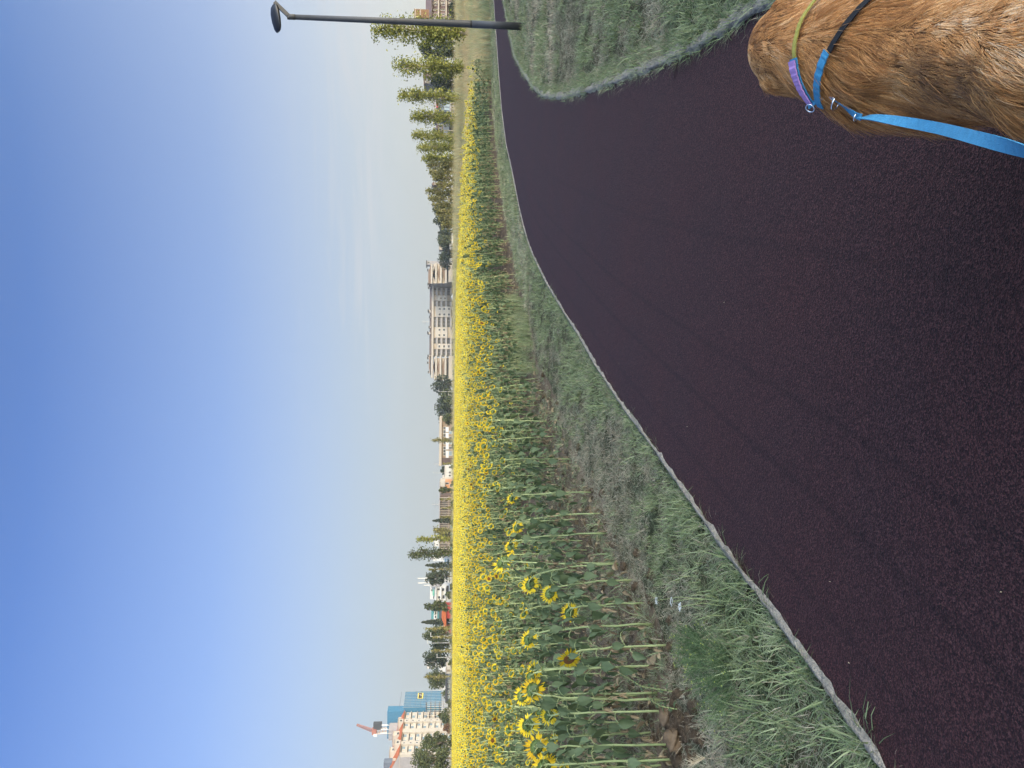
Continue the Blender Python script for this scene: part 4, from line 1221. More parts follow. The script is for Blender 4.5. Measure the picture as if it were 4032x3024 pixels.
# dark trees
for (kind, lab, xt, y, w, d, lm) in [
  ('round', 'big dark tree between the two nearest poplars', 1644, 188, 98, 170, DK),
  ('round', 'olive-brown lower tree in front of the big dark one', 1722, 200, 46, 160, MD),
  ('round', 'dark broad tree left of the second poplar', 1690, 322, 84, 175, DK),
  ('round', 'dark tree at the right edge under the balconied block', 1764, 34, 92, 170, DK),
  ('round', 'small dark tree behind the row between white canopy and field', 1690, 693, 44, 260, DK),
  ('round', 'dark tree with brownish top behind the young poplars', 1700, 828, 52, 290, MD),
  ('round', 'rounded dark tree left of the brown-topped one', 1699, 868, 58, 300, DK),
  ('conifer', 'dark pointed tree beside the white van', 1724, 915, 40, 390, DK),
  ('round', 'brownish-topped tree above the white post frames', 1719, 946, 46, 400, MD),
  ('round', 'dark low tree behind the white post frames', 1741, 978, 54, 405, DK),
  ('round', 'dark green tree touching the right end of the cream apartment block', 1724, 1018, 58, 420, DK),
  ('round', 'dark crown filling the gap right of the white post frames', 1736, 962, 50, 440, DK),
  ('round', 'tall dark tree behind the white van', 1716, 928, 48, 430, DK),
  ('round', 'dark crown over the white parked car', 1738, 1000, 50, 445, DK),
  ('round', 'pine with a bent pale trunk at the left end of the cream apartment block', 1695, 1512, 56, 400, PN),
  ('round', 'dark shrubby tree left of the bent pine', 1727, 1554, 36, 390, MD),
  ('round', 'bright green rounded tree in front of the dark one', 1749, 1580, 44, 360, MD),
  ('round', 'dark wide tree right of the tan school', 1713, 1610, 80, 395, DK),
  ('round', 'small olive tree at the right end of the tan school', 1741, 1650, 42, 320, MD),
  ('round', 'dark tree behind the white house left of the school', 1734, 1852, 44, 340, DK),
  ('thin', 'small pale tree before the cream and orange house', 1729, 1930, 22, 280, MD),
  ('conifer', 'dark spiky conifer standing before the brown fin-fronted hall', 1703, 2050, 34, 270, PN),
  ('thin', 'pale thin-topped tree left of the spiky conifer', 1706, 2090, 34, 260, PP),
  ('round', 'olive bushy tree low beside the thin-topped one', 1719, 2103, 26, 265, MD),
  ('poplar', 'slim light poplar, shorter of the pair on the left', 1636, 2122, 27, 205, PO),
  ('poplar', 'dense dark poplar, taller of the pair on the left', 1607, 2180, 46, 200, MD),
  ('conifer', 'dark conifer with a dense head left of the dark poplar', 1674, 2226, 40, 270, PN),
  ('round', 'broad dark pine in front of the white block', 1661, 2272, 56, 265, PN),
  ('bush', 'small green bush in front of the white block', 1749, 2344, 24, 230, MD),
  ('round', 'neat oval tree between the white block and the red shed', 1660, 2388, 42, 240, MD),
  ('conifer', 'ragged conifer right behind the orange shed roof', 1659, 2450, 48, 270, PN),
  ('round', 'oval tree left of the orange shed roof', 1658, 2500, 52, 260, MD),
  ('round', 'smaller tree between two larger ones left of the red sheds', 1690, 2538, 42, 265, MD),
  ('round', 'large dark tree right of the terrace with the white railing', 1660, 2592, 70, 285, DK),
  ('round', 'tree standing in front of the white railed terrace', 1660, 2676, 68, 270, MD),
  ('bush', 'low scraggly bush in front of the site hut', 1738, 2735, 40, 250, MD),
  ('bush', 'green bush below the scaffold', 1726, 2825, 66, 225, MD),
  ('bush', 'rust-coloured shrub right of the great bush', 1742, 2868, 34, 215, M['rust_leaf']),
  ('bush', 'right half of the great bush before the tower, lighter green', 1648, 2925, 70, 190, MD),
  ('bush', 'great dark bush in front of the tower at the left edge', 1620, 2992, 118, 180, MD)]:
    tree(kind, {'conifer': 'conifer_tree', 'poplar': 'poplar_tree', 'bush': 'bush'}.get(kind, 'broadleaf_tree'), lab, xt, y, w, d, lm, cat='bush' if kind == 'bush' else 'tree')
GT = 'thin young poplars before the left houses'
for (lab, xt, y, w, d) in [
  ('very narrow poplar rising in front of the tan school', 1692, 1733, 18, 300),
  ('thin young tree at the left corner of the tan school', 1742, 1826, 10, 260),
  ('thin young poplar before the brown hall, nearest the cream house', 1731, 1966, 9, 230),
  ('thin young poplar before the middle of the brown hall', 1732, 1999, 9, 230),
  ('thin young poplar right beside the spiky conifer', 1731, 2036, 9, 230),
  ('thin yellow-green poplar before the broad dark pine', 1684, 2243, 14, 215),
  ('thin yellow-green poplar before the ragged conifer', 1668, 2476, 16, 210),
  ('thin yellow-green poplar before the large dark tree', 1696, 2564, 14, 205),
  ('thin yellow-green poplar before the railed terrace', 1664, 2666, 14, 205),
  ('thin yellow-green poplar before the small oval trees', 1700, 2510, 12, 205)]:
    tree('thin', 'poplar_tree', lab, xt, y, w, d, PP, GT, trunk=M['bark_pale'], size=0.42)
# low hedge bushes along the far end of the field
GH = 'low bushes along the far end of the field'
for i, (y, w, xt) in enumerate([(1690, 26, 1777), (1760, 30, 1778), (1840, 22, 1776), (1905, 30, 1775), (1985, 34, 1774), (2060, 26, 1774), (2140, 30, 1773), (2228, 26, 1771), (2310, 34, 1770), (2410, 30, 1769), (2520, 30, 1767), (2610, 36, 1764), (2770, 34, 1757), (680, 34, 1796), (790, 30, 1795)]):
    tree('bush', 'bush', 'one of the low bushes that line the far end of the sunflower field', xt, y, w, 205 if y > 1000 else 130, MD, GH, cat='bush', n=420)
# ------------------------------------------------------------------ buildings, traced on upright planes at their own distance
M['cream'] = mat('cream_render', (0.36, 0.315, 0.255), 0.9, 0.06, 0.6)
M['cream2'] = mat('pale_render', (0.375, 0.345, 0.295), 0.9, 0.06, 0.6)
M['white_r'] = mat('white_render', (0.45, 0.45, 0.43), 0.9, 0.05, 0.6)
M['grey_r'] = mat('grey_render', (0.26, 0.25, 0.25), 0.9, 0.08, 0.6)
M['tan'] = mat('tan_render', (0.22, 0.165, 0.115), 0.9, 0.08, 0.6)
M['brown_r'] = mat('brown_cladding', (0.085, 0.06, 0.05), 0.9, 0.12, 0.8)
M['mauve'] = mat('mauve_render', (0.15, 0.105, 0.10), 0.9, 0.10, 0.6)
M['wood'] = mat('wood_cladding', (0.17, 0.095, 0.045), 0.85, 0.15, 1.5)
M['orange_t'] = mat('roof_tile_orange', (0.34, 0.095, 0.035), 0.85, 0.15, 1.2)
M['red_p'] = mat('red_paint', (0.28, 0.035, 0.03), 0.7, 0.08, 1)
M['teal_p'] = mat('teal_paint', (0.06, 0.20, 0.21), 0.7, 0.1, 1)
M['green_g'] = mat('green_panel', (0.10, 0.30, 0.22), 0.6, 0.1, 1)
M['win'] = mat('window_dark_glass', (0.035, 0.042, 0.05), 0.15, 0.4, 0.7, spec=0.5)
M['win_b'] = mat('window_blue_glass', (0.16, 0.24, 0.30), 0.15, 0.3, 0.7, spec=0.5)
M['fr_w'] = mat('white_paint', (0.54, 0.54, 0.52), 0.6, 0.05, 2)
M['blue_net'] = mat('blue_scaffold_net', (0.035, 0.125, 0.21), 0.9, 0.25, 1.4, c2=(0.055, 0.17, 0.27))
M['pole_m'] = mat('galvanised_tube', (0.42, 0.42, 0.41), 0.45, 0.1, 4, metal=0.5)
M['dark_m'] = mat('dark_metal', (0.05, 0.055, 0.06), 0.5, 0.2, 4)
M['slate'] = mat('blue_grey_panel', (0.10, 0.125, 0.16), 0.7, 0.2, 1.2)
M['brick_o'] = mat('orange_brick', (0.42, 0.21, 0.10), 0.9, 0.15, 2)

def zmap(ox, oy, s): return lambda zx, zy: (ox + zx / s, oy + zy / s)
class Bld:
    """a building seen on the plane at forward distance d; rectangles come in the pixels of one enlarged view of the photograph"""
    def __init__(self, name, label, cat, z, d, foot):
        self.z = z; self.d = d
        p = D(*z(*foot), d)
        self.o = Vector((p.x, d, -0.05))
        self.e = empty(name, self.o, label, cat)
    def xz(self, zx, zy, dy=0.0):
        p = D(*self.z(zx, zy), self.d)       # sized on the front plane
        return p.x - self.o.x, p.z - self.o.z
    def rect(self, mb, r, front, back, mi=0, floor=False):
        """r = (top, bottom, y0, y1) in view pixels; front and back in metres behind the plane"""
        x0, z1 = self.xz(r[0], r[2]); x1, z0 = self.xz(r[1], r[3])
        if floor: z0 = 0.0
        if x0 > x1: x0, x1 = x1, x0
        if z0 > z1: z0, z1 = z1, z0
        mb.box((x0, front, z0), (x1, back, z1), mi); return mb
    def part(self, name, r, front, back, m_, floor=False):
        return self.rect(MB(), r, front, back, 0, floor).build(name, m_, self.e)
    def window(self, r, front, m_=None, frame=True):
        x0, z1 = self.xz(r[0], r[2]); x1, z0 = self.xz(r[1], r[3])
        if x0 > x1: x0, x1 = x1, x0
        if z0 > z1: z0, z1 = z1, z0
        mb = MB(); t = min(0.09, 0.14 * (x1 - x0))
        mb.box((x0 - t, front - 0.06, z0 - t), (x1 + t, front + 0.02, z0), 0); mb.box((x0 - t, front - 0.06, z1), (x1 + t, front + 0.02, z1 + t), 0)
        mb.box((x0 - t, front - 0.06, z0), (x0, front + 0.02, z1), 0); mb.box((x1, front - 0.06, z0), (x1 + t, front + 0.02, z1), 0)
        f = mb.build('window', M['fr_w'] if frame else M['dark_m'], self.e)
        g_ = MB(); g_.box((x0, front - 0.03, z0), (x1, front + 0.01, z1)); g_.build('pane', m_ or M['win'], f)
        return f
    def prism(self, name, pts, front, back, m_):
        poly = [self.xz(*p) for p in pts]
        return MB().prism(poly, front, back).build(name, m_, self.e)

# ---- the cream apartment block
z4 = zmap(1550, 900, 2.764)
b = Bld('apartment_block', 'long cream apartment block with brown tiled roofs and stepped ends, in the middle distance', 'building', z4, 480, (690, 1020))
b.part('wall', (432, 700, 640, 1388), 0.0, 14, M['cream'], True)
b.part('cornice', (415, 432, 632, 1392), -1.4, 15, M['cream2'])
x0, zb = b.xz(417, 632); x1, zt = b.xz(385, 1392)
mb = MB(); mb.add([(x1,-1.6,zb),(x0,-1.6,zb),(x0,5,zt),(x1,5,zt),(x1,15.2,zb),(x0,15.2,zb)], [(0,1,2,3),(3,2,5,4),(0,3,4),(1,5,2),(0,4,5,1)]); b_roof = mb.build('roof', M['tile_brown'], b.e)
floors = [433, 480, 530, 580, 632, 690]
for i, r in enumerate([(480, 585, 730, 790), (455, 622, 850, 965), (455, 585, 1075, 1190), (475, 632, 1255, 1312)]):
    b.part('wall_panel', r, -1.5, 0, M['cream2'])
zones = [(645, 730), (790, 850), (965, 1075), (1190, 1255), (1312, 1385)]
for (a, c) in zones:
    b.part('glazing_wall', (437, 690, a, c), -0.04, 0.02, M['slate'], True)
    for i in range(5):
        t, bt = floors[i], floors[i+1]
        b.part('balcony_slab', (bt - 6, bt, a, c), -1.5, 0, M['cream2'])
        b.part('balcony_rail', (bt - 20, bt - 7, a + 2, c - 2), -1.48, -1.40, M['grey_r'])
        n = 2 if c - a < 80 else 3
        for k in range(n):
            w = (c - a) / n
            b.window((t + 6, bt - 8, a + w * k + 4, a + w * (k + 1) - 4), -0.06, frame=False)
    b.part('pier', (433, 690, a - 4, a + 1), -1.6, 0, M['cream'], True)
for (x, ys) in [((500, 526), (752, 772)), ((548, 570), (752, 772))]: b.window((*x, *ys), -1.52)
for x in ((490, 512), (540, 562), (590, 612)):
    for ys in ((866, 888), (926, 948)): b.window((*x, *ys), -1.52)
for x in ((488, 510), (538, 560)):
    for ys in ((1092, 1114), (1150, 1172)): b.window((*x, *ys), -1.52)
for x in ((488, 508), (540, 560), (590, 610)): b.window((*x, 1270, 1296), -1.52)
def wing(y0, y1, tops, mirror):
    m = (y0 + y1) / 2
    fw = -6 if mirror else -20
    b.part('end_wall', (600, 700, y0 + 4, y1 - 10), fw, 10, M['cream'], True)
    b.part('recess_wall', (440, 602, y0 + 26, y1 - 4), fw + 3, 10, M['cream'])
    st = 9
    for i, (t, t2) in enumerate(tops):
        yy0 = y0 + (3 - i) * st * (0 if mirror else 1); yy1 = y1 - (3 - i) * st * (1 if mirror else 0)
        b.part('terrace_parapet', (t, t2, yy0, yy1), fw - 0.5 + (3 - i) * 0.9, 8, M['cream2'])
        if i < len(tops) - 1:
            nt_ = tops[i+1][0]
            b.prism('terrace_roof', [(nt_ - 1, yy0 + 22), (t2 + 2, (yy0 + yy1) / 2), (nt_ - 1, yy1 - 14)], fw + 0.8 + (3 - i) * 0.9, fw + 3, M['tile_brown'])
    b.prism('wing_roof', [(tops[0][0], y0 + 30), (386, m - 5), (386, y1 - 4), (tops[0][0], y1)] if not mirror else [(tops[0][0] - 12, y1 - 60), (386, m + 5), (386, y0 + 4), (tops[0][0] - 12, y0)], fw + 2.5, 10, M['tile_brown'])
    b.part('loggia', (582, 600, y0 + 20, y1 - 20), fw + 2.4, fw + 3, M['dark_m'])
    for ys in ((y0 + 48, y0 + 98), (y0 + 160, y0 + 212)):
        b.window((640, 684, *ys), fw - 0.02)
    for k in range(5):
        ys = y0 + 36 + k * 38
        b.window((586, 606, ys, ys + 26), -3.02 if False else -6.02, frame=False) if False else None
wing(404, 640, [(415, 430), (460, 475), (512, 527), (565, 580)], False)
wing(1386, 1655, [(412, 428), (455, 470), (503, 519), (556, 573)], True)
for (zx, zy) in [(372, 448), (375, 602), (380, 640), (378, 892), (384, 905), (392, 962), (388, 1072), (372, 1130), (378, 1142), (376, 1385), (372, 1410), (380, 1562), (372, 1460)]:
    ch = b.part('chimney', (zx + 4, zx + 26, zy - 6, zy + 6), 1.0, 2.4, M['cream2'])
    x_, z_ = b.xz(zx + 4, zy)
    MB().box((x_ - 0.75, 0.8, z_), (x_ + 0.75, 2.6, z_ + 0.7)).build('cap', M['dark_m'], ch)
x_, z_ = b.xz(388, 1012)
mb = MB(); mb.tube([(x_, 3, z_), (x_, 3, z_ + 4.5)], 0.08, 5)
for k in range(4): mb.tube([(x_ - 1.6 + k * .3, 3, z_ + 2.4 + k * .6), (x_ + 1.6 - k * .3, 3, z_ + 2.4 + k * .6)], 0.06, 4)
mb.build('antenna', M['pole_m'], b.e)
# things in front of it
def umbrella(zx, zy):
    d = 455; p = D(*z4(zx, zy), d)
    e = empty('sunshade', (p.x, d, -0.05), 'white garden sunshade open in front of the cream apartment block', 'sunshade')
    mb = MB(); n = 8; h = p.z + .4
    v = [(0, 0, h)] + [(2.6 * math.cos(6.283*k/n), 2.6 * math.sin(6.283*k/n), h - 1.1) for k in range(n)] + [(0, 0, h - .1)]
    mb.add(v, [(0, 1+k, 1+(k+1) % n) for k in range(n)] + [(n+1, 1+(k+1) % n, 1+k) for k in range(n)]); mb.build('canopy', M['fr_w'], e)
    MB().tube([(0, 0, 0), (0, 0, h)], 0.05, 6).build('pole', M['pole_m'], e)
umbrella(632, 745)

# ---- dark buildings peeping over the wood right of it
b = Bld('house', 'grey upper storey peeping over the dark trees right of the cream block', 'building', z4, 560, (500, 375))
b.part('wall', (362, 700, 352, 402), 0, 8, M['grey_r'], True); b.part('roof', (352, 362, 346, 408), -0.5, 8.5, M['dark_m']); b.window((372, 392, 360, 378), -0.02)
b = Bld('house', 'pale flat roof just showing above the brownish-topped tree', 'building', z4, 540, (500, 210))
b.part('wall', (206, 700, 196, 228), 0, 8, M['cream'], True) if False else b.part('wall', (498, 700, 190, 234), 0, 8, M['cream'], True); b.part('roof', (494, 498, 186, 238), -.4, 8.4, M['grey_r'])

# ---- cars and post frames by the wood
def car(z, r, d, label, van=False, m_=None):
    """r = (top, bottom, y0, y1) of the outline; side view, nose to the right of the picture"""
    p0 = D(*z(r[0], r[2]), d); p1 = D(*z(r[1], r[3]), d)
    cx = 0.5 * (p0.x + p1.x); L_ = 4.6 if not van else 5.6; H_ = 1.5 if not van else 2.4
    e = empty('parked_van' if van else 'parked_car', (cx, d, -0.05), label, 'van' if van else 'car')
    base_z = 0.25
    if van: prof = [(-L_/2, .3), (-L_/2, H_), (L_*.22, H_), (L_*.36, 1.35), (L_/2, 1.1), (L_/2, .3)]
    else: prof = [(-L_/2, .3), (-L_/2, .95), (-L_*.36, 1.02), (-L_*.24, H_), (L_*.14, H_), (L_*.29, 1.0), (L_*.48, .85), (L_/2, .3)]
    MB().prism(prof, -.88, .88).build('body', m_ or M['fr_w'], e)
    mb = MB()
    if van: mb.prism([(L_*.10, 1.45), (L_*.10, 2.1), (L_*.20, 2.1), (L_*.31, 1.45)], -.9, .9)
    else: mb.prism([(-L_*.31, 1.02), (-L_*.225, H_ - .1), (L_*.125, H_ - .1), (L_*.25, 1.02)], -.9, .9)
    mb.build('window', M['win'], e)
    for sx in (-.31, .31):
        for sy in (-1, 1):
            w = MB().tube([(L_*sx, .80*sy - .1*sy, .32), (L_*sx, .93*sy, .32)], .32, 14).build('wheel', M['dark_m'], e)
            MB().tube([(L_*sx, .93*sy, .32), (L_*sx, .94*sy, .32)], .18, 10).build('rim', M['pole_m'], w)
    for sy in (-.55, .55):
        MB().box((L_/2 - .02, sy - .18, .68), (L_/2 + .03, sy + .18, .84)).build('headlight', M['win_b'], e)
    return e
z5 = zmap(1450, 400, 2.764)
car(z5, (940, 970, 1430, 1525), 330, 'white parked van at the edge of the dark wood beside the young poplars', True)
car(z4, (672, 692, 300, 362), 350, 'white parked car next to the post frames, right of the cream apartment block')
car(z4, (676, 694, 960, 1000), 430, 'grey car parked before the middle of the cream apartment block', m_=M['pole_m'])
car(z4, (676, 694, 1225, 1260), 430, 'pale blue car parked left of the grey one before the apartment block', m_=M['slate'])
def frame(z, zx0, zx1, ys, d, label):
    p = D(*z(zx0, (ys[0] + ys[-1]) / 2), d)
    e = empty('post_frame', (p.x, d, -0.05), label, 'frame')
    h = p.z
    xs = [D(*z(zx0, y), d).x - p.x for y in ys]
    for x in xs: MB().tube([(x, 0, 0), (x, 0, h)], 0.085, 6).build('post', M['fr_w'], e)
    MB().tube([(xs[0], 0, h), (xs[-1], 0, h)], 0.085, 6).build('bar', M['fr_w'], e)
frame(z4, 612, 690, (170, 186, 204, 222), 345, 'white post frame with four uprights before the dark wood')
frame(z4, 612, 690, (326, 338, 350, 364), 360, 'white post frame with four uprights beside the cream apartment block')

# ---- tan school
z3 = zmap(1550, 1400, 2.764)
b = Bld('school', 'low tan building with a flat roof and white banners under its windows', 'building', z3, 345, (650, 940))
b.part('wall', (520, 700, 684, 1190), 0, 18, M['tan'], True)
b.part('fascia', (498, 521, 676, 1197), -1.2, 19, M['cream'])
for ys in ((778, 800), (812, 846), (850, 884), (932, 962), (992, 1022), (1026, 1056), (1060, 1086)): b.window((540, 566, *ys), -0.02)
for ys in ((778, 830), (842, 896), (940, 1020), (1036, 1120)): b.part('banner', (568, 598, *ys), -0.12, -0.04, M['fr_w'])
for i, ys in enumerate(((822, 852), (886, 912), (936, 962), (992, 1016), (1042, 1086))): b.window((604, 636, *ys), -0.02, M['win_b'] if i % 2 == 0 else M['win'])
b.part('end_bay', (521, 700, 1112, 1190), -0.6, 0, M['brown_r'], True)
b = Bld('house', 'white two-storey house between the tan school and the cream house', 'building', z3, 325, (640, 1260))
b.part('wall', (556, 700, 1198, 1326), 0, 10, M['white_r'], True); b.part('roof', (551, 556, 1194, 1330), -.4, 10.4, M['grey_r'])
b.part('side_block', (530, 700, 1326, 1356), -1.5, 8, M['cream2'], True)
for ys in ((1206, 1226), (1262, 1284), (1296, 1316)): b.window((600, 622, *ys), -0.02)
b = Bld('house', 'cream house with orange brick panels right of the brown hall', 'building', z3, 315, (640, 1450))
b.part('wall', (506, 700, 1374, 1524), 0, 10, M['brick_o'], True)
b.part('corner_wall', (504, 604, 1504, 1528), -0.8, 10.2, M['cream2']); b.part('corner_wall', (504, 560, 1372, 1424), -0.8, 10.2, M['cream2'])
b.part('roof', (499, 505, 1370, 1530), -1, 10.4, M['grey_r'])
for (x, ys) in [((540, 578), (1432, 1456)), ((565, 600), (1382, 1400)), ((540, 575), (1470, 1498)), ((612, 640), (1400, 1430))]: b.window((*x, *ys), -0.02)

# ---- brown hall with pale fins
zb_ = zmap(1650, 1900, 5.53)
b = Bld('hall', 'long dark brown hall with pale upright fins across its front', 'building', zb_, 305, (690, 900))
b.part('wall', (450, 760, 290, 1500), 0, 16, M['brown_r'], True)
b.part('roof', (441, 451, 284, 1506), -1.4, 16.5, M['grey_r'])
b.part('beam', (636, 652, 290, 1500), -0.9, 0, M['tan'])
fins = [320, 345, 380, 415, 455, 490, 525, 560, 600, 635, 670, 705, 1000, 1035, 1070, 1105, 1140, 1290, 1320, 1355, 1390, 1425, 860, 890, 925, 960]
for y in fins: b.part('fin', (452, 690, y - 3.5, y + 3.5), -1.0, -0.3, M['cream'])
for y in range(330, 1440, 74): b.window((515, 588, y + 6, y + 54), -0.02, frame=False)
for y in range(330, 620, 74): b.window((655, 700, y + 6, y + 60), -0.02, frame=False)
b = Bld('garden_wall', 'low grey-green wall in front of the brown hall', 'wall', zb_, 262, (720, 1180))
b.part('wall', (690, 800, 850, 1505), 0, 0.4, M['teal_p'], True)
b = Bld('house', 'bright white attic standing above the brown hall beside the slim poplar', 'building', zb_, 350, (420, 1360))
b.part('wall', (336, 800, 1300, 1432), 0, 8, M['white_r'], True); b.part('roof', (330, 336, 1296, 1436), -.3, 8.3, M['white_r'])
b.window((375, 412, 1340, 1362), -0.02); b.window((350, 420, 1390, 1420), -0.02, M['win_b'])

# ---- white blocks left of the dark poplar
z2 = zmap(1500, 1900, 2.764)
b = Bld('house', 'white modern house with long blue window bands left of the dark poplar', 'building', z2, 320, (750, 890))
b.part('wall', (664, 800, 818, 952), 0, 9, M['white_r'], True); b.part('upper_wall', (566, 664, 838, 872), 3, 9, M['white_r']); b.part('tower_wall', (540, 664, 845, 862), 4, 8, M['grey_r'])
for i in range(2): b.window((692 + i * 28, 712 + i * 28, 826, 945), -0.02, M['win_b'])
b = Bld('house', 'white low block with dark joints below the broad dark pine', 'building', z2, 315, (750, 1020))
b.part('wall', (684, 800, 953, 1092), 0, 9, M['white_r'], True)
for x in (700, 722, 742): b.part('joint', (x, x + 4, 956, 1088), -0.06, 0.02, M['dark_m'])
for ys in ((1035, 1060), (1066, 1086)): b.window((704, 720, *ys), -0.03)
b = Bld('apartment_block', 'stepped white block with green glass balconies and roof aerials', 'building', z2, 330, (750, 1200))
b.part('wall', (602, 800, 1100, 1292), 0, 12, M['white_r'], True)
b.part('upper_wall', (534, 602, 1128, 1282), 1.5, 12, M['white_r']); b.part('stair_wall', (540, 640, 1100, 1130), -0.5, 10, M['grey_r'])
for x in (600, 655, 700): b.part('floor_slab', (x - 4, x + 3, 1136, 1294), -1.3, 0.1, M['fr_w'])
b.part('glass_rail', (562, 580, 1168, 1234), 0.4, 0.5, M['green_g'])
for (x, ys) in [((545, 560), (1170, 1190)), ((612, 640), (1150, 1172)), ((622, 645), (1235, 1262)), ((664, 690), (1150, 1180)), ((670, 694), (1225, 1262)), ((566, 576), (1245, 1275)), ((712, 738), (1120, 1190))]: b.window((*x, *ys), -0.02 if x[0] > 600 else 1.48)
x_, z_ = b.xz(540, 1112)
mb = MB()
for k in range(4): mb.tube([(x_ - 1.5 + k, 5, z_ - 1), (x_ - 1.5 + k, 5, z_ + 3 + (k % 2) * 2.6)], 0.12, 5)
mb.build('aerials', M['pole_m'], b.e)
b = Bld('house', 'teal and white house behind the red shed', 'building', z2, 330, (650, 1440))
b.part('wall', (548, 800, 1402, 1482), 0, 9, M['teal_p'], True)
b.part('white_band', (575, 612, 1400, 1484), -0.4, 0, M['white_r']); b.part('lower_band', (632, 660, 1400, 1484), -0.4, 0, M['dark_m'])
for ys in ((1412, 1432), (1444, 1470)): b.window((586, 604, *ys), -0.42)
b = Bld('shed', 'red shed with a wide orange tiled roof', 'shed', z2, 262, (750, 1440))
b.part('wall', (708, 820, 1376, 1478), 0, 8, M['red_p'], True)
b.prism('roof', [(710, 1372), (662, 1384), (660, 1470), (700, 1568), (712, 1560)], -0.8, 8.5, M['orange_t'])
for ys in ((1390, 1414), (1430, 1456)): b.part('door', (722, 762, *ys), -0.06, 0.02, M['red_p'])
b = Bld('shed', 'small red shed left of the orange-roofed one, half behind thin poplars', 'shed', z2, 262, (740, 1630))
b.part('wall', (690, 820, 1606, 1656), 0, 6, M['red_p'], True); b.prism('roof', [(692, 1600), (678, 1612), (704, 1664), (712, 1660)], -0.5, 6.5, M['brick_o']); b.part('door', (712, 745, 1618, 1642), -0.06, 0.02, M['grey_r'])

# ---- terrace, hut and the far white block left of the trees
z1 = zmap(1400, 2400, 2.658)
b = Bld('house', 'white terrace house with a railing, showing behind the left trees', 'building', z1, 320, (980, 740))
b.part('wall', (885, 1000, 642, 836), 0, 9, M['white_r'], True); b.part('roof_slab', (880, 886, 636, 842), -.6, 9.5, M['fr_w'])
for k in range(12): b.part('rail_post', (866, 880, 642 + k * 16, 645 + k * 16), -0.5, -0.4, M['pole_m'])
b.part('rail', (864, 867, 640, 822), -0.52, -0.38, M['pole_m'])
for y in (655, 690, 725, 768, 800): b.window((908, 926, y, y + 20), -0.02)
b = Bld('hut', 'small beige hut at the end of the field right of the terrace house', 'hut', z1, 235, (985, 636))
b.part('wall', (948, 1010, 602, 670), 0, 4, M['cream2'], True); b.part('roof', (943, 949, 598, 674), -.3, 4.3, M['grey_r']); b.part('door', (958, 990, 628, 648), -0.06, 0.02, M['tan'])
b = Bld('site_hut', 'long low dark-roofed site hut below the left trees', 'hut', z1, 240, (985, 840))
b.part('wall', (960, 1010, 722, 962), 0, 5, M['slate'], True); b.part('roof', (940, 961, 718, 966), -.8, 5.8, M['dark_m'])
for y in (740, 790, 850, 900): b.window((966, 980, y, y + 26), -0.02, M['win_b'])
b = Bld('house', 'distant white block showing above the trees right of the tower', 'building', z1, 480, (760, 575))
b.part('wall', (748, 1100, 542, 612), 0, 10, M['white_r'], True); b.part('roof', (744, 748, 540, 614), -.3, 10.3, M['grey_r'])
for y in (556, 572, 590): b.window((756, 764, y, y + 8), -0.02)

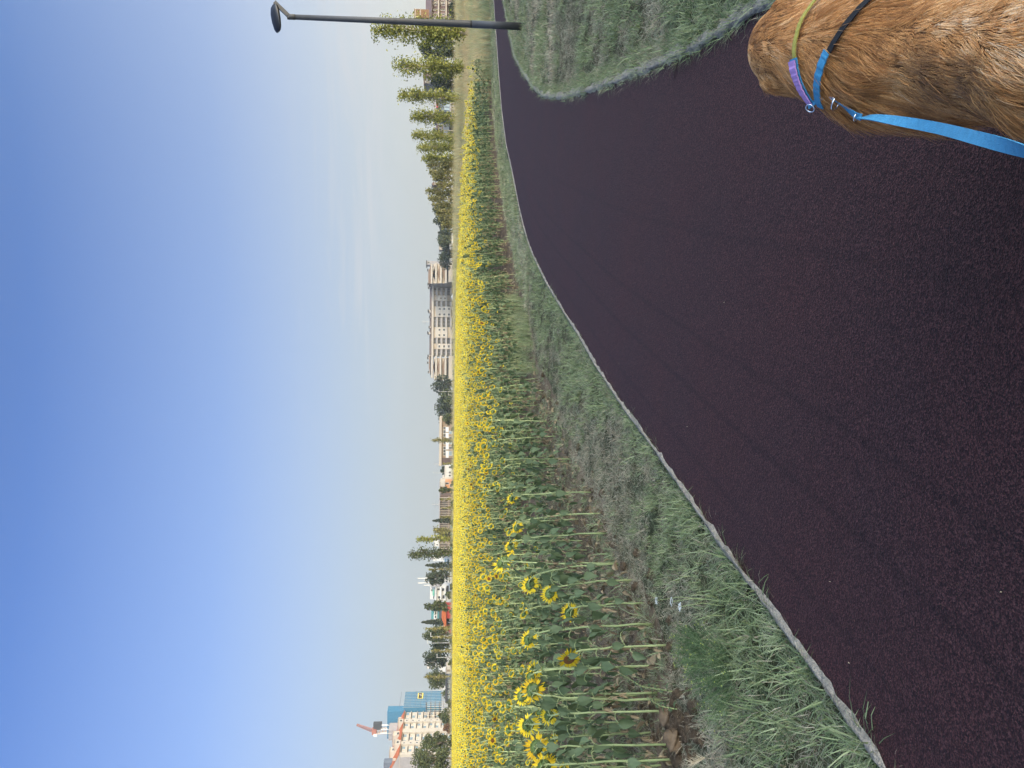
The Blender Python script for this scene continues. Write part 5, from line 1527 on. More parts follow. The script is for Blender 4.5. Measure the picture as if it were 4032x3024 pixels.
# ---- tower block with orange roof; its long front turns towards the sun, the gable towards the left
zt_ = zmap(1500, 2700, 5.12)
def tower():
    Lc = D(*zt_(380, 1440), 350); Rc = D(*zt_(470, 545), 392)
    e = empty('tower_block', (Lc.x, 350, -0.05), 'tall cream tower block with orange tiled roof, partly wrapped in blue netting', 'building')
    u = Vector((Rc.x - Lc.x, 392 - 350, 0)); W_ = u.length; u.normalize()
    e.rotation_euler = (0, 0, math.atan2(u.y, u.x))
    H_ = 0.5 * (Lc.z + Rc.z)
    # screen position along the front -> metres along it
    def s(zy):
        d_ = ray(*zt_(430, zy)); # intersect with the front plane
        n_ = Vector((-u.y, u.x, 0)); o_ = Vector((Lc.x, 350, 0)); t = o_.dot(n_) / d_.dot(n_)
        return (Vector((d_.x * t, d_.y * t, 0)) - o_).dot(u)
    def part(name, x0, x1, y0, y1, z0, z1, m_, par=None): return MB().box((min(x0,x1), y0, z0), (max(x0,x1), y1, z1)).build(name, m_, par or e)
    dep = 14.0
    fl = 2.98
    nfl = 8; base = H_ - nfl * fl
    part('wall', 0, s(540), 0.0, dep, 0, H_, M['cream2'])
    part('gable_wall', -0.35, 0.0, 0.0, dep, 0, H_, M['grey_r'])
    for k in range(4): part('gable_joint', -0.42, -0.34, 0.02, dep, H_ - 0.2 - k * fl * 2, H_ - k * fl * 2, M['cream'])
    for (a, c) in ((715, 772), (912, 982), (1160, 1226), (1390, 1440)):
        x0, x1 = s(c), s(a); part('column', x0, x1, -1.1, 0, 0, H_ + (0.9 if a in (715, 1160) else 0), M['cream2'])
        if a in (715, 1160):
            for k in range(nfl):
                z0 = H_ - (k + 1) * fl + 0.9
                f = part('window', x0 + 0.15 * (x1 - x0), x0 + 0.5 * (x1 - x0), -1.16, -1.08, z0, z0 + 1.1, M['fr_w']); part('pane', x0 + 0.2 * (x1 - x0), x0 + 0.45 * (x1 - x0), -1.19, -1.15, z0 + .1, z0 + 1.0, M['win'], f)
    for (a, c) in ((548, 715), (772, 912), (982, 1160), (1226, 1390)):
        x0, x1 = s(c), s(a)
        for k in range(nfl):
            zt = H_ - k * fl
            part('floor_slab', x0, x1, -0.9, 0, zt - 0.36, zt - 0.14, M['cream2'])
            part('shade_gap', x0, x1, -0.06, 0.02, zt - 0.75, zt - 0.36, M['dark_m'])
            n = 3; w = (x1 - x0) / n
            for j in range(n):
                f = part('window', x0 + w * j + .1, x0 + w * (j + 1) - .1, -0.05, 0.02, zt - fl + .75, zt - .8, M['fr_w'] if (j + k) % 2 else M['grey_r'])
                part('pane', x0 + w * j + .3, x0 + w * (j + 1) - .3, -0.09, -0.04, zt - fl + .9, zt - .95, M['win_b'] if (j + k) % 2 == 0 else M['cream2'], f)
    # roof
    rz_ = H_ + 4.6; x1 = s(540)
    MB().add([(-.5,-1.5,H_),(x1,-1.5,H_),(x1,dep*.5,rz_),(-.5,dep*.5,rz_),(x1,dep+1,H_),(-.5,dep+1,H_)], [(0,1,2,3),(3,2,4,5),(1,4,2)]).build('roof', M['orange_t'], e)
    MB().add([(-.45,-1.4,H_),(-.45,dep+.9,H_),(-.45,dep*.5,rz_-.1)], [(0,1,2)]).build('gable', M['grey_r'], e)
    for (a, c, y0, zz0, zz1) in ((715, 790, -1.2, -.2, 2.6), (850, 950, 1.5, 0.8, 4.6), (1140, 1230, -1.2, 0, 2.9), (1150, 1240, 2.0, 2.0, 5.0)):
        dm = part('dormer', s(c), s(a), y0, dep * .5, H_ + zz0, H_ + zz1, M['cream2'])
        part('dormer_roof', s(c) - .3, s(a) + .3, y0 - .4, dep * .5, H_ + zz1, H_ + zz1 + .25, M['grey_r'], dm)
        w = (s(a) - s(c)); part('dormer_window', s(c) + .3 * w, s(c) + .7 * w, y0 - .06, y0 + .02, H_ + zz0 + 1.0, H_ + zz0 + 1.9, M['win'], dm)
    for zy in (590, 940, 1030, 1415):
        part('chimney', s(zy) - .35, s(zy) + .35, 1.2, 2.0, H_ + 1.2, H_ + 3.0, M['cream'])
    part('roof_block', s(700), s(548), 5, 10, H_ + 2.5, H_ + 7.6, M['grey_r'])
    part('roof_block', s(1330), s(1240), 5, 10, H_ + 3, H_ + 7.4, M['slate'])
    for (zy, zz0) in ((560, 8), (640, 8), (716, 8)):
        ma = MB().tube([(s(zy), 6, H_ + 6), (s(zy), 6, H_ + zz0 + 3.4)], 0.10, 6).build('aerial_mast', M['pole_m'], e)
        MB().tube([(s(zy), 5.8, H_ + zz0 + .2), (s(zy), 5.8, H_ + zz0 + 3.6)], 0.26, 8).build('aerial', M['fr_w'], ma)
    # wing in blue netting on the right
    nx0, nx1 = s(520), s(200)
    net = part('scaffold_net', nx0, nx1, -2.0, dep, 6.0, H_ + .9, M['blue_net'])
    part('scaffold_net', s(520), s(405), 0, dep, H_ + .9, H_ + 9.0, M['blue_net'])
    for k in range(11): part('scaffold_tube', nx0 + (nx1 - nx0) * k / 10 - .06, nx0 + (nx1 - nx0) * k / 10 + .06, -2.16, -2.04, 0, H_ + 1.2, M['pole_m'])
    for k in range(9): part('scaffold_ledger', nx0, nx1, -2.12, -2.05, 6.2 + 2.6 * k, 6.34 + 2.6 * k, M['slate'])
    bx0, bx1 = s(350), s(238)
    bn = part('banner', bx0, bx1, -2.3, -2.2, H_ - 8.6, H_ - 5.8, M['brand_y'])
    part('banner_face', bx0 + .4, bx1 - .4, -2.34, -2.29, H_ - 8.0, H_ - 6.3, M['lamp_black'], bn)
    mk = MB(); mx_ = 0.5 * (bx0 + bx1); pts = [(mx_ + .9, -2.38, H_ - 6.6), (mx_ + .9, -2.38, H_ - 7.3), (mx_ + .3, -2.38, H_ - 7.7), (mx_ - .6, -2.38, H_ - 7.4)]
    mk.tube(pts, 0.16, 5); mk.build('banner_mark', M['fr_w'], bn)
    # open scaffold over the lower walls
    sx0, sx1 = s(700), s(430)
    for k in range(7): MB().tube([(sx0 + (sx1 - sx0) * k / 6, -2.2, 0), (sx0 + (sx1 - sx0) * k / 6, -2.2, H_ - 11.0)], 0.09, 5).build('scaffold_tube', M['pole_m'], e)
    for k in range(6): part('scaffold_deck', sx0, sx1, -2.5, -1.2, 2.5 + 2.2 * k, 2.62 + 2.2 * k, M['wood'])
M['brand_y'] = mat('banner_yellow', (0.62, 0.50, 0.10), 0.8, 0.05, 2)
tower()

# ---- tower crane behind it
M['crane_r'] = mat('crane_red', (0.28, 0.12, 0.09), 0.6, 0.1, 2)
M['crane_w'] = mat('crane_pale', (0.62, 0.47, 0.36), 0.6, 0.1, 2)
def crane():
    d = 430; p = D(*z1(190, 1272), d)
    e = empty('tower_crane', (p.x, d, -0.05), 'tower crane with a raised red jib behind the tower block', 'crane')
    h = p.z; w = 1.15
    def lattice(mb, a, b_, w0, w1, n, t):
        a = Vector(a); b_ = Vector(b_); ax = (b_ - a).normalized(); s_ = Vector((0, 1, 0)); c_ = ax.cross(s_).normalized()
        prev = None
        for i in range(n + 1):
            q = a + (b_ - a) * i / n; w_ = w0 + (w1 - w0) * i / n
            cs = [q + s_ * w_ * j + c_ * w_ * k for j, k in ((-1,-1),(1,-1),(1,1),(-1,1))]
            for k in range(4): mb.tube([cs[k], cs[(k+1) % 4]], t * .7, 4, cap=False)
            if prev:
                for k in range(4):
                    mb.tube([prev[k], cs[k]], t, 4, cap=False); mb.tube([prev[k], cs[(k+1) % 4]], t * .6, 4, cap=False)
            prev = cs
    mb = MB(); lattice(mb, (0, 0, 0), (0, 0, h - 1.5), w, w, 26, 0.13); mb.build('mast', M['crane_w'], e)
    j = D(*z1(12, 1206), d); jd = Vector((j.x - p.x, 0, j.z - h))
    mb = MB(); lattice(mb, (0, 0, h), (jd.x, 0, h + jd.z), 0.7, 0.4, 14, 0.11); mb.build('jib', M['crane_r'], e)
    MB().box((-1.6, -1.4, h - 1.6), (1.6, 1.4, h + 0.9)).build('slewing_deck', M['crane_r'], e)
    c0 = D(*z1(200, 1216), d); cx = c0.x - p.x
    MB().box((min(0, cx), -.5, h - 1.3), (max(0, cx), .5, h - .7)).build('counter_jib', M['crane_r'], e)
    MB().box((cx - 1.8, -1.3, h - 4.4), (cx + 1.8, 1.3, h + .2)).build('counterweight', M['dark_m'], e)
    MB().box((-2.4, -1.7, h - 1.9), (-1.0, -.2, h + .1)).build('cab', M['fr_w'], e)
crane()

# ---- right: balconied block, shop, houses behind the poplars
za = zmap(1500, 0, 5.53)
b = Bld('apartment_block', 'mauve balconied block with a wood-clad stair tower at the right edge', 'building', za, 235, (1600, 200))
b.part('wall', (1110, 1760, -260, 425), 0, 12, M['mauve'], True)
x0, zb2 = b.xz(1110, -300); x1, zt2 = b.xz(960, 335)
xa, xb = min(x0, x1), max(x0, x1)
MB().add([(xa-.5,-1.2,zb2),(xb,-1.2,zb2),(xb,5,zt2),(xa-.5,5,zt2),(xb,13,zb2),(xa-.5,13,zb2)], [(0,1,2,3),(3,2,4,5),(1,4,2),(0,3,5)]).build('roof', M['mauve'], b.e)
b.part('eave', (1104, 1122, -280, 432), -1.5, 13, M['brown_r'])
b.part('stair_tower', (722, 1100, 140, 340), 1.5, 7, M['wood']); b.part('tower_cap', (713, 724, 134, 346), 1.2, 7.4, M['cream'])
for x in (738, 848): b.part('tower_band', (x, x + 16, 140, 340), 1.42, 1.5, M['cream'])
for i, x in enumerate((1255, 1420, 1590)):
    b.part('balcony_slab', (x - 10, x + 14, -200, 425), -1.3, 0, M['cream'])
    for y in (-150, -20, 60, 130, 220, 330): b.part('balcony_post', (x - 120, x - 10, y, y + 12), -1.25, -1.1, M['mauve'])
for x in (1140, 1305, 1465):
    for y in (-60, 20, 75, 190, 290, 370): b.window((x, x + 82, y, y + 42), -0.02)
zc = zmap(1600, 250, 6.636)
b = Bld('house', 'grey rooftop storey with a dark window band above the trees left of the second poplar', 'building', zc, 300, (900, 400))
b.part('wall', (470, 1500, 240, 545), 0, 9, M['grey_r'], True); b.part('roof', (455, 472, 236, 552), -.5, 9.4, M['mauve']); b.part('side_block', (440, 640, 250, 380), -1, 5, M['mauve'])
b.window((520, 600, 455, 520), -0.02, frame=False); b.window((500, 560, 400, 430), -0.02)
b = Bld('shop', 'blue-grey shop with a red sign behind the third and fourth poplars', 'shop', zc, 215, (1380, 1000))
b.part('wall', (780, 1500, 700, 1280), 0, 10, M['slate'], True); b.part('fascia', (725, 782, 690, 1288), -.8, 10.5, M['grey_r'])
b.part('sign', (785, 832, 1066, 1186), -1.0, -0.85, M['red_p'])
for y in (960, 1060, 1150): b.part('shutter', (985, 1130, y, y + 76), -0.12, 0.02, M['win_b'])
b.part('beam', (1140, 1165, 700, 1280), -0.6, 0, M['grey_r'])
for y in (1030, 1120, 1210): b.window((1180, 1260, y, y + 60), -0.02)
for y in (760, 850): b.window((850, 940, y, y + 60), -0.02)
z6 = zmap(1000, 0, 2.011)
b = Bld('house', 'small tan house with an outside stair behind the fifth poplar', 'building', z6, 230, (1600, 1030))
b.part('wall', (1452, 1640, 985, 1040), 0, 7, M['tan'], True)
b.prism('roof', [(1454, 980), (1438, 1012), (1454, 1044)], -.4, 7.4, M['mauve'])
b.part('white_wall', (1500, 1545, 990, 1165), -2.0, -1.6, M['white_r']); b.part('dark_base', (1545, 1640, 990, 1165), -1.9, -1.5, M['dark_m'])
for ys in ((994, 1008), (1020, 1034)): b.window((1466, 1486, *ys), -0.02)
b = Bld('canopy', 'long white canopy roof behind the young poplars', 'canopy', z5, 225, (985, 790))
b.part('roof', (842, 926, 622, 962), 0, 8, M['white_r'])
for y in (630, 700, 790, 880, 950): b.part('post', (926, 1040, y, y + 8), 0.3, 0.7, M['dark_m'], True)
b.part('back_wall', (926, 1040, 622, 962), 7.2, 7.6, M['slate'], True)
b = Bld('house', 'pointed brown roof peeping between the young poplars', 'building', z5, 300, (900, 898))
b.part('wall', (712, 1060, 878, 916), 0, 6, M['tan'], True); b.prism('roof', [(714, 872), (690, 896), (714, 922)], -.4, 6.4, M['tile_brown']); b.window((720, 734, 890, 902), -0.02)

# ---- thin street lamps, dark lantern and pylons far off
def post(zf, zx0, zx1, zy, d, label, name='street_lamp', lantern=False, arm=0.0):
    p = D(*zf(zx0, zy), d); e = empty(name, (p.x, d, -0.05), label, 'street lamp')
    MB().tube([(0, 0, 0), (0, 0, p.z)], [0.10, 0.06], 6).build('pole', M['pole_m'] if not lantern else M['bark_pale'], e)
    if lantern: MB().tube([(0, 0, p.z - .5), (0, 0, p.z - .3), (0, 0, p.z + .3), (0, 0, p.z + .5)], [.15, .5, .5, .1], 8).build('lantern', M['dark_m'], e)
    else: MB().box((-.1 if arm > 0 else arm, -.12, p.z - .08), (max(arm, .1), .12, p.z + .06)).build('lamp_head', M['fr_w'], e)
post(z6, 1434, 1610, 1030, 150, 'pole with a dark lantern beside the fifth poplar', lantern=True)
post(z3, 488, 672, 392, 330, 'thin street lamp left of the bent pine', arm=0.9)
post(z3, 592, 672, 430, 340, 'short thin street lamp before the dark shrubby tree', arm=0.8)
post(z3, 432, 650, 1277, 300, 'tall thin mast before the white two-storey house', arm=0.4)
post(z1, 785, 985, 282, 230, 'pale street lamp left of the orange shed roof', arm=1.2)
post(z1, 752, 985, 352, 235, 'thin street lamp between the oval trees', arm=1.0)
post(z1, 850, 985, 503, 230, 'short pale street lamp before the large dark tree', arm=1.1)
post(z4, 564, 690, 862, 440, 'white lamp post in front of the middle of the apartment block', arm=0.8)
def pylon(zf, zx, zy, d, label):
    p = D(*zf(zx, zy), d); h = p.z; e = empty('pylon', (p.x, d, -0.05), label, 'pylon')
    mb = MB(); w0 = h * .09
    for s_ in (-1, 1):
        for t_ in (-1, 1): mb.tube([(w0*s_, w0*t_, 0), (w0*.35*s_, w0*.35*t_, h*.6), (0, 0, h)], [.16, .14, .1], 4)
    for k in range(7):
        z0 = h * k / 8; z1_ = h * (k + 1) / 8; wa = w0 * (1 - .108 * k * 1.0); wb_ = w0 * (1 - .108 * (k + 1))
        for t_ in (-1, 1): mb.tube([(-wa, wa*t_, z0), (wb_, wb_*t_, z1_)], .09, 4); mb.tube([(wa, wa*t_, z0), (-wb_, wb_*t_, z1_)], .09, 4)
    mb.build('tower', M['pole_m'], e)
    for z0, l in ((.68, .20), (.80, .16), (.91, .12)): MB().tube([(-h*l, 0, h*z0), (0, 0, h*z0 + .5), (h*l, 0, h*z0)], .12, 4).build('cross_arm', M['pole_m'], e)
pylon(z2, 548, 240, 700, 'far grey pylon rising behind the brown hall')
pylon(z3, 432, 1182, 760, 'far grey pylon behind the left corner of the tan school')
# ------------------------------------------------------------------ small things on the ground
def lump(seed, r_):
    rnd = random.Random(seed); bm = bmesh.new(); bmesh.ops.create_icosphere(bm, subdivisions=3, radius=1)
    ph = [rnd.uniform(0, 9) for _ in range(6)]
    for v in bm.verts:
        c = v.co
        k = 1 + 0.20 * math.sin(3.1*c.x + ph[0]) * math.sin(2.7*c.y + ph[1]) + 0.16 * math.sin(6.3*c.z + ph[2] + 4*c.x) + 0.10 * math.sin(11*c.x + ph[3]) * math.sin(12*c.y + ph[4] + 5 * c.z)
        v.co = Vector((c.x * k * r_, c.y * k * r_ * .85, c.z * k * r_ * .62))
    me = bpy.data.meshes.new('soil_clod'); bm.to_mesh(me); bm.free(); me.materials.append(M['soil'])
    me.polygons.foreach_set('use_smooth', [True] * len(me.polygons)); return me
p = G(2665, 2915)
o = link('soil_clod', lump(1, 0.085)); o.location = (p.x, p.y, 0.03); tag(o, 'largest clod of dry soil lying at the front of the field', 'clod')
p = G(2630, 2825)
o = link('soil_clod', lump(2, 0.07)); o.location = (p.x, p.y, 0.02); tag(o, 'second clod of soil behind the largest one', 'clod')
rc = np.random.default_rng(77)
cl = []; f_ = []; vb = 0
base_ = [lump(k, 1.0) for k in (3, 4, 5)]
pts_ = []
for k in range(420):
    if k < 110: q = G(2660 + rc.normal(0, 45), 2880 + rc.normal(0, 90))
    else:
        i = rc.integers(0, len(FIELD_NEAR) - 1); a_, b__ = FIELD_NEAR[i], FIELD_NEAR[i+1]; t = rc.random()
        q = Vector((a_[0] + (b__[0]-a_[0])*t + rc.normal(-.4, .5), a_[1] + (b__[1]-a_[1])*t + rc.normal(.5, .5), 0))
        if q.y > 14: continue
    pts_.append((q.x, q.y, -0.02))
o = scatter('soil_crumbs', np.array(pts_), rc.uniform(0, 6.28, len(pts_)), rc.uniform(0.012, 0.055, len(pts_)), rc.integers(0, 3, len(pts_)), base_, rc.normal(0, 0.3, (len(pts_), 2)))
tag(o, 'crumbs of dry soil along the front of the field', 'soil', kind='stuff')

# fallen dry leaves under the crop
fl_meshes = []
for k in range(4):
    mb = MB(); rnd = random.Random(90 + k)
    leaf_blade(mb, Vector((0, 0, 0.01)), Vector((1, 0.2, 0.05)), Vector((0, 0, 1)), 0.09, 0.05, 0.2, rnd.uniform(0.6, 1.6))
    fl_meshes.append(mb.mesh('fallen_leaf_%d' % k, [M['dryleaf']]))
p = sow(FIELD_POLY, 4, 30, lambda d: 24 if d < 8 else 24 * 8 / d)
o = scatter('fallen_leaves', np.c_[p, np.full(len(p), 0.0)], rng.uniform(0, 6.28, len(p)), rng.uniform(0.5, 1.2, len(p)), rng.integers(0, 4, len(p)), fl_meshes, rng.normal(0, 0.5, (len(p), 2)))
tag(o, 'withered leaves fallen between the sunflower rows', 'leaves', kind='stuff')

# white umbels
M['umbel'] = mat('umbel_white', (0.60, 0.60, 0.54), 0.8, 0.08, 60)
for i, (fx, fy, h, lab) in enumerate([(2576, 2364, .30, 'white umbel flower nearest the sunflower stems'), (2635, 2369, .28, 'white umbel flower between the two others in the dry grass'), (2668, 2389, .26, 'white umbel flower nearest the path')]):
    b = G(fx, fy, h); e = empty('wild_carrot', (b.x, b.y, -0.02), lab, 'flower'); rnd = random.Random(i)
    MB().tube([(0, 0, 0), (.02, 0, h * .5), (0, 0, h)], [.0022, .002, .0016], 5).build('stem', M['stem'], e)
    mb = MB()
    for k in range(26):
        a = rnd.uniform(0, 6.28); r_ = .025 * math.sqrt(rnd.random()); z = h + .012 - r_ * .25
        c = Vector((r_ * math.cos(a), r_ * math.sin(a), z)); s_ = .0048
        mb.add([c + Vector((-s_, -s_, 0)), c + Vector((s_, -s_, rnd.uniform(-.003, .003))), c + Vector((s_, s_, 0)), c + Vector((-s_, s_, rnd.uniform(-.003, .003)))], [(0, 1, 2, 3)])
    mb.build('flower', M['umbel'], e)

# feathery green weed by the path
M['feather'] = leaf_mat('feathery_weed_green', (0.060, 0.105, 0.040), (0.15, 0.20, 0.085), (0.095, 0.145, 0.058), trans=0.2, obj=0)
M['bud'] = mat('weed_bud_yellowgreen', (0.38, 0.42, 0.08), 0.8, 0.2, 30)
def feathery(cx, cy, w, h, label, seed):
    rnd = random.Random(seed); e = empty('feathery_weed', (cx, cy, -0.03), label, 'weed')
    mb = MB(); bd = MB()
    for k in range(95):
        a = rnd.uniform(0, 6.28); r_ = w * math.sqrt(rnd.random()) * .5; hh = h * rnd.uniform(.5, 1.0) * (1 - .35 * (r_ / (w * .5)) ** 2)
        x, y = r_ * math.cos(a), r_ * math.sin(a); bx, by = x * .35, y * .35
        pts = [Vector((bx, by, 0)), Vector((bx + (x - bx) * .5, by + (y - by) * .5, hh * .6)), Vector((x, y, hh))]
        mb.tube(pts, [.0018, .0014, .0008], 3, cap=False)
        for j in range(16):
            t = .25 + .75 * j / 16; q = pts[0].lerp(pts[1], min(1, t * 2)) if t < .5 else pts[1].lerp(pts[2], t * 2 - 1)
            d = Vector((rnd.gauss(0, 1), rnd.gauss(0, 1), rnd.gauss(.5, .6))).normalized(); l = rnd.uniform(.025, .055); s_ = d.orthogonal().normalized() * .0014
            mb.add([q - s_, q + s_, q + d * l], [(0, 1, 2)])
        if rnd.random() < .45:
            c = pts[2]; s_ = .004
            bd.add([c + Vector((s_, 0, 0)), c + Vector((-s_, s_, 0)), c + Vector((-s_, -s_, 0)), c + Vector((0, 0, s_))], [(0, 1, 3), (1, 2, 3), (2, 0, 3)])
    mb.build('foliage', M['feather'], e); bd.build('buds', M['bud'], e)
q = G(2860, 2650); feathery(q.x, q.y, .62, .30, 'large feathery green weed at the verge beside the path edging', 4)
q = G(2770, 2560); feathery(q.x, q.y, .42, .26, 'smaller feathery green weed behind the large one', 5)
# leafy weed leaning out of the field, and a ripe barley ear
def leafy(base, top, label, seed, n=16, s_=1.0):
    rnd = random.Random(seed); b = G(*base); t = D(top[0], top[1], b.y + .05); e = empty('leafy_weed', (b.x, b.y, -0.03), label, 'weed')
    v = t - Vector((b.x, b.y, -0.03)); c = Vector((v.x * .3, v.y * .3, v.z * .6))
    pts = [Vector((0, 0, 0)), c, v]
    MB().tube([pts[0], pts[0].lerp(pts[1], .6), pts[1], pts[1].lerp(pts[2], .5), pts[2]], [.005, .0045, .004, .003, .0015], 6).build('stem', M['stem'], e)
    for k in range(n):
        u = .12 + .88 * k / n; p_ = pts[0].lerp(pts[1], min(1, u * 2)) if u < .5 else pts[1].lerp(pts[2], u * 2 - 1)
        a = k * 2.4; mb = MB(); leaf_blade(mb, p_, Vector((math.cos(a), math.sin(a), .3)), Vector((0, 0, 1)), (.075 - .04 * u) * s_, (.036 - .018 * u) * s_, .4, .4)
        mb.build('leaf', M['leaf'], e)
leafy((2645, 2725), (2435, 2648), 'leafy weed leaning out of the first row beside the bent stem', 3)
leafy((2660, 2795), (2545, 2745), 'short leafy weed in front of the soil clods', 6, 12)
leafy((2225, 1690), (2120, 1640), 'broad-leaved weed standing in the long grass of the verge', 8, 14, 1.5)
b = G(2820, 2990); e = empty('barley_ear', (b.x, b.y, -0.02), 'ripe pale barley ear in the grass at the left edge of the picture', 'grass ear')
tp = D(2775, 2985, b.y) - Vector((b.x, b.y, -.02))
MB().tube([(0, 0, 0), (tp.x * .5, 0, tp.z * .6), tuple(tp)], [.0016, .0014, .0012], 5).build('stalk', M['straw'], e)
mb = MB(); rnd = random.Random(3)
for k in range(26):
    q = tp + Vector((-.004 * k * .3, 0, -.0 + k * .003)); a = k * 2.4; d = Vector((math.cos(a) * .5, math.sin(a) * .5, .8)).normalized(); s_ = d.orthogonal().normalized() * .0035
    mb.add([q - s_, q + s_, q + d * .016 + s_ * .5, q + d * .06], [(0, 1, 2), (0, 2, 3)])
mb.build('ear', M['straw'], e)
# crumbs and bits of straw on the path
bits = [(3275, 2290), (3950, 2330), (2710, 1680), (2440, 1432), (2856, 1190), (3350, 2610)]
rb = random.Random(9); mb = MB()
for (x, y) in bits:
    q = G(x, y); a = rb.uniform(0, 3.1); d = Vector((math.cos(a), math.sin(a), 0)); s_ = Vector((-d.y, d.x, 0)); l = rb.uniform(.003, .007); w = rb.uniform(.0012, .003)
    c = Vector((q.x, q.y, .006)); mb.add([c - d * l, c - s_ * w, c + d * l + Vector((0, 0, .004)), c + s_ * w, c + Vector((0, 0, .005))], [(0, 1, 4), (1, 2, 4), (2, 3, 4), (3, 0, 4)])
o = mb.build('litter', M['straw']); tag(o, 'specks of straw and dry leaf lying on the path', 'litter', kind='stuff')
# ------------------------------------------------------------------ the dog, seen from behind and above
DOG_O = Vector((0.735, 1.60, 0.0)); DOG_A = R(-24.0)      # turned right of straight ahead
DOG_M = Matrix.Translation(DOG_O) @ Matrix.Rotation(DOG_A, 4, 'Z')

def ell(p, c, r):
    c = np.array(c); r = np.array(r)
    q = (p - c) / r; k0 = np.linalg.norm(q, axis=-1); k1 = np.linalg.norm(q / r, axis=-1) + 1e-9
    return k0 * (k0 - 1) / k1
def cap(p, a, b, ra, rb):
    a = np.array(a); b = np.array(b); ba = b - a
    t = np.clip(((p - a) @ ba) / (ba @ ba), 0, 1)
    return np.linalg.norm(p - a - t[..., None] * ba, axis=-1) - (ra + (rb - ra) * t)
def smin(a, b, k):
    h = np.clip(0.5 + 0.5 * (b - a) / k, 0, 1)
    return b * (1 - h) + a * h - k * h * (1 - h)

def dog_sdf(p):
    p = np.asarray(p, float)
    m_ = p.copy(); m_[..., 0] = np.abs(m_[..., 0])     # the body is the same on both sides
    d = ell(p, (0, .20, .43), (.162, .23, .182))
    d = smin(d, ell(p, (0, -.06, .45), (.135, .27, .145)), .06)
    d = smin(d, ell(p, (0, -.28, .46), (.140, .17, .150)), .06)
    d = smin(d, ell(m_, (.085, .25, .41), (.085, .14, .18)), .05)
    d = smin(d, cap(p, (0, .30, .50), (0, .58, .60), .152, .118), .07)
    d = smin(d, ell(p, (0, .38, .50), (.172, .16, .150)), .06)
    d = smin(d, ell(p, (0, .66, .645), (.100, .108, .082)), .05)
    d = smin(d, ell(p, (0, .615, .655), (.055, .06, .06)), .03)
    d = smin(d, cap(p, (0, .735, .620), (0, .865, .590), .056, .040), .035)
    d = smin(d, ell(m_, (.103, .625, .600), (.028, .074, .090)), .024)
    d = smin(d, ell(m_, (.085, -.25, .35), (.075, .135, .165)), .05)
    # legs: upper arm, forearm, wrist and paw; thigh, shank, hock and paw
    d = smin(d, cap(m_, (.085, .26, .34), (.088, .235, .19), .060, .040), .03)
    d = smin(d, cap(m_, (.088, .235, .19), (.086, .245, .06), .038, .030), .02)
    d = smin(d, ell(m_, (.086, .275, .030), (.036, .055, .032)), .02)
    d = smin(d, cap(m_, (.090, -.22, .33), (.092, -.18, .24), .085, .055), .03)
    d = smin(d, cap(m_, (.092, -.18, .24), (.090, -.37, .155), .050, .032), .02)
    d = smin(d, cap(m_, (.090, -.37, .155), (.090, -.345, .05), .030, .028), .02)
    d = smin(d, ell(m_, (.090, -.315, .030), (.036, .055, .032)), .02)
    # tail
    d = smin(d, cap(p, (0, -.40, .50), (.03, -.55, .43), .045, .035), .03)
    d = smin(d, cap(p, (.03, -.55, .43), (.06, -.68, .30), .035, .020), .02)
    return d

def surface_nets(fn, lo, hi, h):
    n = [int(round((hi[i] - lo[i]) / h)) + 1 for i in range(3)]
    ax = [lo[i] + h * np.arange(n[i]) for i in range(3)]
    Pg = np.stack(np.meshgrid(*ax, indexing='ij'), -1)
    S_ = fn(Pg); ins = S_ < 0
    nx, ny, nz__ = n
    c = [(i, j, k) for i in (0, 1) for j in (0, 1) for k in (0, 1)]
    sl = lambda o_: S_[o_[0]:nx-1+o_[0], o_[1]:ny-1+o_[1], o_[2]:nz__-1+o_[2]]
    cnt = sum((sl(o_) < 0).astype(int) for o_ in c)
    act = (cnt > 0) & (cnt < 8)
    acc = np.zeros(act.shape + (3,)); wt = np.zeros(act.shape)
    for a in c:
        for b in c:
            if sum(b) - sum(a) == 1 and all(b[i] >= a[i] for i in range(3)):
                sa, sb = sl(a), sl(b); x_ = (sa < 0) != (sb < 0)
                t = np.where(x_, sa / (sa - sb + 1e-12), 0)
                pt = np.array(a) + t[..., None] * (np.array(b) - np.array(a))
                acc += np.where(x_[..., None], pt, 0); wt += x_
    idx = -np.ones(act.shape, int); idx[act] = np.arange(act.sum())
    ijk = np.argwhere(act)
    V = (ijk + acc[act] / wt[act][:, None]) * h + np.array(lo)
    F_ = []
    for axis in range(3):
        o1, o2 = [i for i in range(3) if i != axis]
        a = ins; b = np.roll(ins, -1, axis)
        e = np.argwhere((a != b)[tuple(slice(1, n[i]-1) for i in range(3))]) + 1
        q = []
        for (d1, d2) in ((0, 0), (1, 0), (1, 1), (0, 1)):
            r = e.copy(); r[:, o1] -= d1; r[:, o2] -= d2
            q.append(idx[r[:,0], r[:,1], r[:,2]])
        q = np.stack(q, 1)
        fl = a[e[:,0], e[:,1], e[:,2]]
        if axis == 1: fl = ~fl
        q[fl] = q[fl][:, ::-1]
        F_.append(q)
    F_ = np.concatenate(F_, 0)
    return V, F_[(F_ >= 0).all(1)][:, ::-1]

def sdf_normal(p, e=0.004):
    g = np.stack([dog_sdf(p + np.array(v)) - dog_sdf(p - np.array(v)) for v in ((e,0,0),(0,e,0),(0,0,e))], -1)
    return g / (np.linalg.norm(g, axis=-1, keepdims=True) + 1e-9)

